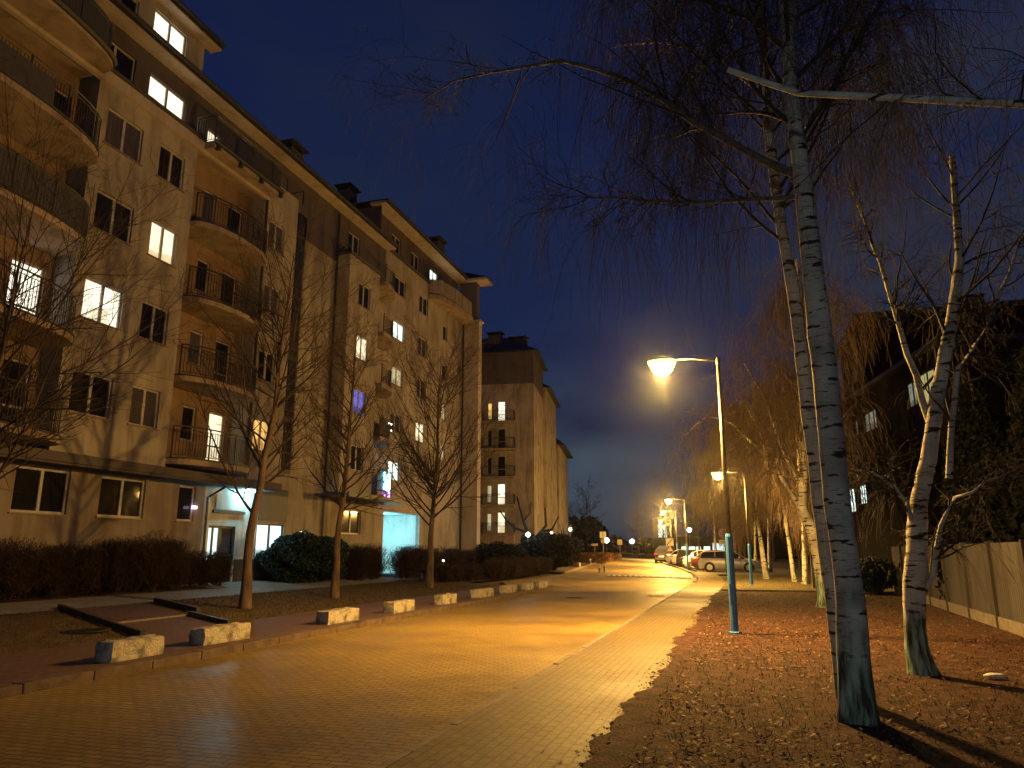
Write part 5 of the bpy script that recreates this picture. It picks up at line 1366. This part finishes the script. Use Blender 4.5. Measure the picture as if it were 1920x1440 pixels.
def birch(label, trunk, r0, r1, limbs, nrand, seed, base, hang=(10, 1.6), mats=('birch', 'btwig'), rt=.0022, local=False, group=None, zr=(.35, 1), limb_len=.38, side=1.0, limbmat=None, sub=7, thin=1):
    rg = np.random.default_rng(seed)
    if local: t_ = thing('birch_tree', label, 'tree', base, 0, group)
    else: t_ = wthing('birch_tree', label, 'tree', base, group)
    tp = resample(trunk, 70); tp[1:-1, :2] += rg.normal(0, .003, (68, 2))
    tr = np.linspace(r0, r1, 70); tr[:7] *= 1 + .42 * np.exp(-np.arange(7) / 1.5)
    tr *= 1 + .05 * np.sin(np.arange(70) * .55 + seed) * np.sin(np.arange(70) * .21) + rg.normal(0, .012, 70)
    V, F = strands(tp[None], tr[None], 20)
    VV = V.reshape(70, 20, 3); cc = VV.mean(1, keepdims=True); th = np.arange(20)[None, :, None] * 2 * np.pi / 20; kk = np.arange(70)[:, None, None]
    fl = np.exp(-kk / 2.2)
    VV = cc + (VV - cc) * (1 + .045 * np.sin(2 * th + kk * .23 + seed) + .03 * np.sin(3 * th - kk * .4) + fl * .16 * np.sin(4 * th + seed) + .012 * np.sin(7 * th + kk * 1.3))
    np_mesh('trunk', VV.reshape(-1, 3), F, M[mats[0]], t_, True)
    K = 12
    LP = [resample(p, K) for p, _, _ in limbs]; LR = [np.linspace(a, b, K) for _, a, b in limbs]
    if LP:
        P = np.stack(LP); P[:, 1:] += rg.normal(0, .018, P[:, 1:].shape); Rr = np.stack(LR)
        V, F = strands(P, Rr, 8); np_mesh('limbs', V, F, M[limbmat or mats[0]], t_, True)
    parts = []
    if nrand:
        Q, RQ = spawn(tp[None], tr[None], nrand, zr[0], zr[1], limb_len, 48, K, .16, .07, .34, .006, .8, .5, rg)
        parts.append(strands(Q, RQ, 5))
        if LP: P = np.concatenate([P, Q]); Rr = np.concatenate([Rr, RQ])
        else: P, Rr = Q, RQ
    S1, R1 = spawn(P, Rr, sub, .12, 1, .42, 48, 8, -.12, .11, .5, .0035, .35, .45, rg)
    H1, G1 = weep(S1, R1, hang[0], hang[1], rg, rt=rt)
    H2, G2 = weep(H1, G1, 2 * thin, hang[1] * .45, rg, K=4, rt=rt, out=35, t0=.1)
    parts += [strands(S1, R1, 4), strands(H1, G1, 3), strands(H2, G2, 3)]
    if LP and not local:    # fine spray all along the modelled limbs
        S3, R3 = spawn(np.stack(LP), np.stack(LR), 24, .3, 1, 1, 55, 7, .35 if rt < .005 else -1.2, .16, .45, .003, .3, .2, rg, absl=.75 if rt < .005 else 1.3)
        S4, R4 = spawn(S3, R3, 7, .1, 1, .6, 50, 5, -.9, .16, .7, rt, .12, .3, rg)
        S5, R5 = spawn(S4, R4, 3, .1, 1, .6, 50, 4, -.9, .16, .8, rt, .08, .3, rg)
        parts += [strands(S3, R3, 4), strands(S4, R4, 3), strands(S5, R5, 3)]
    V, F = merge(*parts); np_mesh('twigs', V, F, M[mats[1]], t_)
    return t_

A = [(.93, 8.4, -.1), (.94, 8.4, .5), (.97, 8.4, 1.25), (.93, 8.4, 2.05), (.93, 8.42, 3.59), (.91, 8.45, 5.21), (.87, 8.5, 6.84), (.92, 8.6, 8.15), (1.0, 8.7, 10.5), (1.1, 8.8, 13)]
Al = [([(.88, 8.5, 5.85), (.31, 8.6, 6.29), (-.29, 8.6, 6.79), (-.79, 8.6, 7.42), (-1.2, 8.6, 7.7), (-2.05, 8.6, 8.09), (-2.82, 8.6, 8.13), (-3.45, 8.6, 8.09), (-4.0, 8.6, 7.85)], .055, .008),
      ([(.86, 8.5, 5.6), (-.34, 8.6, 5.77), (-1.66, 8.6, 6.02), (-1.83, 8.6, 6.2), (-2.01, 8.6, 6.22), (-2.3, 8.6, 6.45)], .032, .006),
      ([(.90, 8.5, 7.5), (.5, 8.9, 8.4), (-.4, 9.4, 9.4), (-1.6, 9.8, 10.0)], .045, .008),
      ([(.92, 8.5, 6.3), (1.6, 9.0, 7.6), (2.3, 9.3, 8.8), (3.2, 9.6, 9.4)], .045, .008)]
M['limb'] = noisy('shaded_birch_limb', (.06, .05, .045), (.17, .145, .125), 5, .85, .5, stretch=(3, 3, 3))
birch('big front birch with a thick greenish trunk and long limb reaching left over the road', A, .155, .035, Al, 18, 31, (.93, 8.4, 0), (11, 1.35), zr=(.5, 1), limb_len=.34, sub=11, limbmat='limb')
B = [(1.0, 9.6, -.1), (.97, 9.6, .16), (.93, 9.6, 1.02), (.88, 9.6, 2.12), (.83, 9.6, 3.76), (.79, 9.6, 4.74), (.71, 9.6, 5.77), (.65, 9.6, 7.26), (.69, 9.6, 9.18), (.7, 9.7, 12)]
birch('slimmer white birch leaning left just behind the big front birch', B, .108, .035, [([(.68, 9.6, 7.6), (.1, 9.9, 8.6), (-.7, 10.2, 9.3), (-1.6, 10.4, 9.5)], .035, .006)], 18, 32, (1.0, 9.6, 0), (14, 1.5), mats=('birch2', 'btwig'), zr=(.45, 1), limb_len=.34, sub=10)
Cc = [(2.17, 11.75, -.1), (2.12, 11.75, .4), (2.18, 11.75, 1.13), (2.35, 11.75, 2.21), (2.57, 11.75, 2.96), (2.73, 11.75, 3.64), (2.9, 11.75, 4.26), (3.08, 11.75, 4.89), (3.29, 11.75, 5.78), (3.4, 11.8, 7.5)]
Cl = [([(2.65, 11.8, 3.35), (2.53, 11.85, 4.25), (2.45, 11.9, 4.66), (2.38, 11.9, 5.34), (2.2, 11.9, 6.14), (2.0, 12, 7.4)], .055, .015),
      ([(2.78, 11.75, 2.6), (2.92, 11.7, 3.62), (3.09, 11.7, 4.16), (3.57, 11.7, 4.83), (3.82, 11.7, 5.45), (4.4, 11.7, 6.6)], .05, .012),
      ([(2.27, 11.75, 1.95), (2.19, 11.6, 2.2), (2.05, 11.5, 2.5), (1.86, 11.5, 2.65), (1.45, 11.5, 2.74)], .04, .008),
      ([(2.2, 11.75, .9), (2.42, 11.72, 1.3), (2.58, 11.7, 1.85), (2.75, 11.7, 2.3), (3.6, 11.6, 2.7)], .05, .006)]
birch('crooked forked birch with a pale green foot in front of the fence', Cc, .155, .04, Cl, 12, 33, (2.17, 11.75, 0), (5, .8), zr=(.6, 1), limb_len=.4, sub=6)
Dd = [(2.1, 24.5, -.1), (2.07, 24.5, 1.35), (1.92, 24.5, 2.29), (1.70, 24.5, 2.85), (1.86, 24.5, 4.07), (1.95, 24.5, 6.08), (2.06, 24.5, 8.5), (2.2, 24.6, 11)]
Dl = [([(1.75, 24.5, 2.77), (.83, 24.5, 4.44), (-.07, 24.5, 5.5), (-.62, 24.5, 5.88), (-1.21, 24.5, 5.82), (-1.65, 24.5, 5.3)], .07, .008), ([(1.8, 24.5, 3.4), (1.2, 24.3, 4.8), (.9, 24.2, 6.2), (.3, 24.2, 7.5)], .05, .008), ([(.83, 24.5, 4.44), (.6, 24.4, 5.4), (.2, 24.3, 6.3)], .03, .006)]
birch('orange lit birch with a long drooping limb toward the nearest lamp', Dd, .19, .05, Dl, 16, 34, (2.1, 24.5, 0), (10, 1.6), mats=('birch', 'otwig'), zr=(.34, 1), limb_len=.32, sub=7, rt=.0055)
fb = birch('far yellow lit birch, left trunk of the pair on the lawn', [(0, 0, -.1), (-.15, 0, 2), (-.35, .05, 4.5), (-.45, .1, 7), (-.4, .1, 10)], .15, .04, [], 20, 35, (.99, 46.8, T(0, 46.8)), (12, 2.0), mats=('birch2', 'otwig'), local=True, group='far birches on the lawn', zr=(.3, 1), limb_len=.36, sub=7, rt=.009)
fb2 = birch('far white birch, right trunk of the pair on the lawn', [(0, 0, -.1), (-.12, 0, 2), (-.28, .05, 4.5), (-.1, .1, 7), (0, .1, 9.5)], .12, .04, [], 18, 36, (2.37, 44, T(0, 44)), (12, 1.9), mats=('birch2', 'otwig'), local=True, group='far birches on the lawn', zr=(.3, 1), limb_len=.36, sub=7, rt=.009)
for (x, y, s_, rz, src, lab) in [(2.75, 41.2, 1.05, 2.1, fb, 'dark shaded birch trunk just left of the orange lit birch'), (1.5, 57, 1.1, 4.0, fb2, 'shaded birch behind the left trunk of the far pair'), (4.6, 50, 1.0, .7, fb, 'birch farther right on the lawn, mostly hidden by the front birches'), (.6, 64, 1.1, 3.0, fb2, 'birch behind the silver estate car'),
                                 (-1.0, 74, 1.15, 1.2, fb, 'birch behind the parked cars, nearer one'), (-3.2, 86, 1.2, 5.0, fb2, 'birch behind the parked cars, farther one')]:
    copy_tree_thing(src, (x, y, T(x, y)), rz, s_, lab, 'far birches on the lawn')
# branch of a birch standing right of the picture
t_ = wthing('birch_tree', 'birch at the right, only a white broken limb and thin twigs reaching into view', 'tree', (4.9, 6.6, 0))
V, F = strands(resample([(4.9, 6.6, -.1), (4.95, 6.7, 3), (4.85, 6.8, 5.2), (5.0, 6.8, 8), (5.1, 6.9, 11)], 20)[None], np.linspace(.17, .05, 20)[None], 12); np_mesh('trunk', V, F, M['birch'], t_, True)
lp = resample([(4.85, 6.8, 5.0), (3.6, 7, 5.35), (2.63, 7, 5.51), (1.71, 7, 5.75), (.75, 7, 6.0), (.14, 7, 6.39)], 14)[None]; lr = np.linspace(.05, .028, 14)[None]
V, F = strands(lp, lr, 9); np_mesh('limbs', V, F, M['birch2'], t_, True)
rg = np.random.default_rng(77)
up, ur = spawn(resample([(4.85, 6.8, 5.2), (5.0, 6.8, 8), (5.1, 6.9, 11)], 12)[None], np.linspace(.1, .05, 12)[None], 16, 0, 1, .8, 60, 10, .1, .08, .35, .006, 1, .3, rg)
s1, r1_ = spawn(np.concatenate([up]), ur, 9, .1, 1, .45, 45, 8, -.1, .12, .5, .0035, .3, .4, rg)
s0, r0_ = spawn(lp, lr, 9, .1, .95, .35, 60, 8, .2, .14, .3, .0035, .3, .3, rg)
h1, g1 = weep(np.concatenate([s1, s0]), np.concatenate([r1_, r0_]), 14, 1.3, rg)
V, F = merge(strands(up, ur, 5), strands(s1, r1_, 4), strands(s0, r0_, 4), strands(h1, g1, 3)); np_mesh('twigs', V, F, M['btwig'], t_)

# ---- far end of the road
dl = linden('round bare tree at the end of the road', -24.0, 118, 11, .5, 51, (0, 0), 34, 'dark bare trees past the end of the road', ('dwig', 'dwig'), .2, .014)
for i, (x, y, s_, lab) in enumerate([(-34, 112, .75, 'low dark tree right of the third block'), (-29, 128, .8, 'dark bare tree left of the round one'), (-17, 126, .8, 'dark bare tree right of the round one'), (-11.5, 112, 1.1, 'dark bare tree behind the farthest street lamp'),
                                    (-6, 104, 1.15, 'dark bare tree behind the fourth street lamp'), (-2, 98, 1.2, 'dark bare tree behind the third street lamp'), (3, 92, 1.2, 'dark bare tree above the parked cars'), (-8, 130, 1.2, 'dark bare tree far behind the lamps'), (8, 84, 1.2, 'dark bare tree right of the parked cars')]):
    copy_tree_thing(dl, (x, y, T(x, y)), i * 1.3, s_, lab, 'dark bare trees past the end of the road')
def woodf(rg, n):
    x = rg.uniform(-120, 80, n); hgt = 5 + 2.2 * np.sin(x * .13) + 1.6 * np.sin(x * .41 + 1) + .8 * np.sin(x * 1.3)
    return np.stack([x, rg.uniform(136, 150, n), rg.uniform(0, 1, n) ** .8 * hgt], 1)
o = leafy('wood', None, 26000, woodf, .55, M['dgreen'], 8, .8); tag(o, kind='stuff')
t_ = wthing('shop_building', 'low building with a white lit window strip behind the parked cars', 'building', (-6, 124, .5))
mb = MB(); mb.box(-12, 8, 124, 132, 0, 4.0); mb.build('wall', M['dkbldg'], t_)
for i in range(4):
    x0 = -9.9 + i * 1.15
    mb = MB(); mb.box(x0, x0 + .95 * (1.0 if i % 2 else .7), 123.93, 123.97, 1.7, 2.35); mb.build('window', M['lit_cool'], t_)
mb = MB(); mb.box(-5.1, -3.3, 123.9, 123.96, 1.6, 2.9); mb.build('window', M['lobby'], t_)
t_ = wthing('apartment_block', 'far block showing one tall lit bluish window left of the lamp posts', 'apartment building', (-14, 134, .5))
mb = MB(); mb.box(-15.4, -12.3, 134, 140, 0, 7.2); mb.build('wall', M['dkbldg'], t_)
mb = MB(); mb.box(-14.6, -13.9, 133.92, 133.97, 4.0, 6.2); mb.box(-13.8, -13.1, 133.92, 133.97, 4.0, 6.2); mb.build('window', M['lobby'], t_)
mb = MB(); tag(sheet('far_bank', [-70, -30, -20, -10, 0, 40], [101.2, 104, 110], .55, M['grass']), kind='structure')

# ---- fallen leaves, twigs, litter
def leaves(name, n, fn, seed, mat='leaf', size=(.008, .032)):
    rg = np.random.default_rng(seed); x, y = fn(rg, n); n = len(x)
    z = np.array([T(a, b) for a, b in zip(x, y)]) + rg.uniform(.002, .02, n)
    an = rg.uniform(0, 6.28, n); s = rg.uniform(size[0], size[1], n)
    tx = rg.normal(0, .35, n); ty = rg.normal(0, .35, n)
    u = np.stack([np.cos(an), np.sin(an), tx], 1) * s[:, None]; v = np.stack([-np.sin(an), np.cos(an), ty], 1) * s[:, None] * .62
    c = np.stack([x, y, z], 1); mid = c.copy(); mid[:, 2] += rg.uniform(-.006, .006, n)
    V = np.stack([c - u, c - v - u * .1, c + u, c + v - u * .1], 1).reshape(-1, 3)
    V[:, 2] = np.maximum(V[:, 2], np.repeat(z - .008, 4))
    F = (np.arange(n)[:, None, None] * 4 + np.array([[0, 1, 2], [0, 2, 3]])[None]).reshape(-1, 3)
    return tag(np_mesh(name, V, F, M[mat]), kind='stuff')
def f1(rg, n):
    y = 2.5 + 30 * rg.uniform(0, 1, n) ** 2.1; x = -1.12 + 6.2 * rg.uniform(0, 1, n) ** 1.15
    k = np.sin(x * 2.3 + y * 1.1) + np.sin(y * 2.1 - x * 1.7) + rg.normal(0, .9, n) > -.6
    return x[k], y[k]
leaves('fallen_leaves', 23000, f1, 3)
def f2(rg, n):
    y = 3 + 24 * rg.uniform(0, 1, n) ** 1.6; x = -1.16 - np.abs(rg.normal(0, .11, n)) * (1 + .5 * np.sin(y * 1.3)); return x, y
leaves('leaves_on_footway_edge', 2600, f2, 4)
def f3(rg, n): return rg.uniform(-15, -8.3, n), rg.uniform(6, 32, n)
leaves('leaves_on_left_lawn', 1500, f3, 5)
# dirt spilling over the edging
def f4(rg, n):
    y = 2.5 + 28 * rg.uniform(0, 1, n) ** 1.4; x = -1.15 - np.abs(rg.normal(0, .07, n)) * (1.2 + .8 * np.sin(y * .9 + 1) + .4 * np.sin(y * 3.1)); return x, y
leaves('soil_crumbs', 5000, f4, 6, 'soil', (.006, .014))
vs = []; rg = np.random.default_rng(66); n_ = 420
for k in range(n_):
    y = -2 + 35 * k / n_; w = .10 + .09 * math.sin(y * .9 + 1) + .05 * math.sin(y * 3.1) + .04 * math.sin(y * 7.7) + rg.uniform(-.025, .03)
    w = max(w, .015); vs += [(-.88, y, T(0, y) - .03), (-1.05, y, T(0, y) + .022), (-1.16 - w * .6, y, T(0, y) + .026), (-1.16 - w, y, T(0, y) + .0135)]
mb = MB(); mb.add(vs, [f for k in range(n_ - 1) for f in [(4 * k + q, 4 * k + q + 1, 4 * k + q + 5, 4 * k + q + 4) for q in range(3)]]); tag(mb.build('soil_spill', M['soil'], smooth=True), kind='structure')
rg = np.random.default_rng(12)
n_ = 420; P = np.zeros((n_, 4, 3)); x = rg.uniform(-1.2, 4.5, n_); y = 2.5 + 14 * rg.uniform(0, 1, n_) ** 1.5; an = rg.uniform(0, 6.28, n_); L = rg.uniform(.05, .28, n_)
for k in range(4): P[:, k, 0] = x + np.cos(an) * L * k / 3; P[:, k, 1] = y + np.sin(an) * L * k / 3 + rg.normal(0, .008, n_); P[:, k, 2] = .008 + rg.uniform(0, .018, n_)
V, F = strands(P, np.full((n_, 4), .0025)); tag(np_mesh('fallen_twigs', V, F, M['twig']), kind='stuff')
# grass tufts
def tufts(name, n, fn, seed, mat, h=(.03, .08)):
    rg = np.random.default_rng(seed); x, y = fn(rg, n); n = len(x); P = np.zeros((n, 3, 3)); an = rg.uniform(0, 6.28, n); hh = rg.uniform(*h, n); z = np.array([T(a, b) for a, b in zip(x, y)])
    for k in range(3): P[:, k, 0] = x + np.cos(an) * hh * .28 * k * k * .5; P[:, k, 1] = y + np.sin(an) * hh * .28 * k * k * .5; P[:, k, 2] = z - .01 + hh * k / 2
    V, F = strands(P, np.array([.004, .003, .001])[None].repeat(n, 0)); return tag(np_mesh(name, V, F, M[mat]), kind='stuff')
tufts('verge_grass', 16000, lambda rg, n: (rg.uniform(-1.1, 5, n), 3.5 + 44 * rg.uniform(0, 1, n) ** 1.0), 21, 'grass_d', (.02, .06))
def f5(rg, n):
    x = rg.uniform(-15, -10.75, n); y = rg.uniform(5, 33, n); yw = 11 + (-9.6 - x) * .52; k = (y < yw) | (y > yw + 2.45); return x[k], y[k]
o = tufts('lawn_grass', 26000, f5, 22, 'grass_d', (.03, .075)); o.location.z = .09
o = None
mb = MB(); mb.lathe([(.02, 0), (.07, .01), (.09, .03), (.05, .06), (.01, .065)], 9, sx=1.6); o = mb.build('crumpled_paper', M['poly'], smooth=True); o.location = (2.97, 11.56, .0); tag(o, 'crumpled white litter on the leaf litter at the right', 'litter')
# thin scattering air added to imitate the lens bloom around the lamps
mb = MB(); mb.box(-60, 60, -20, 160, -1.2, 30); hz = mb.build('haze', None or bpy.data.materials.new('haze_air')); tag(hz, kind='stuff')
hm = bpy.data.materials['haze_air']; hm.use_nodes = True; hn = hm.node_tree; hn.nodes.clear()
vo = hn.nodes.new('ShaderNodeVolumePrincipled'); vo.inputs['Density'].default_value = .00028; vo.inputs['Color'].default_value = (.9, .9, .9, 1); vo.inputs['Anisotropy'].default_value = .965
oo = hn.nodes.new('ShaderNodeOutputMaterial'); hn.links.new(vo.outputs[0], oo.inputs['Volume'])
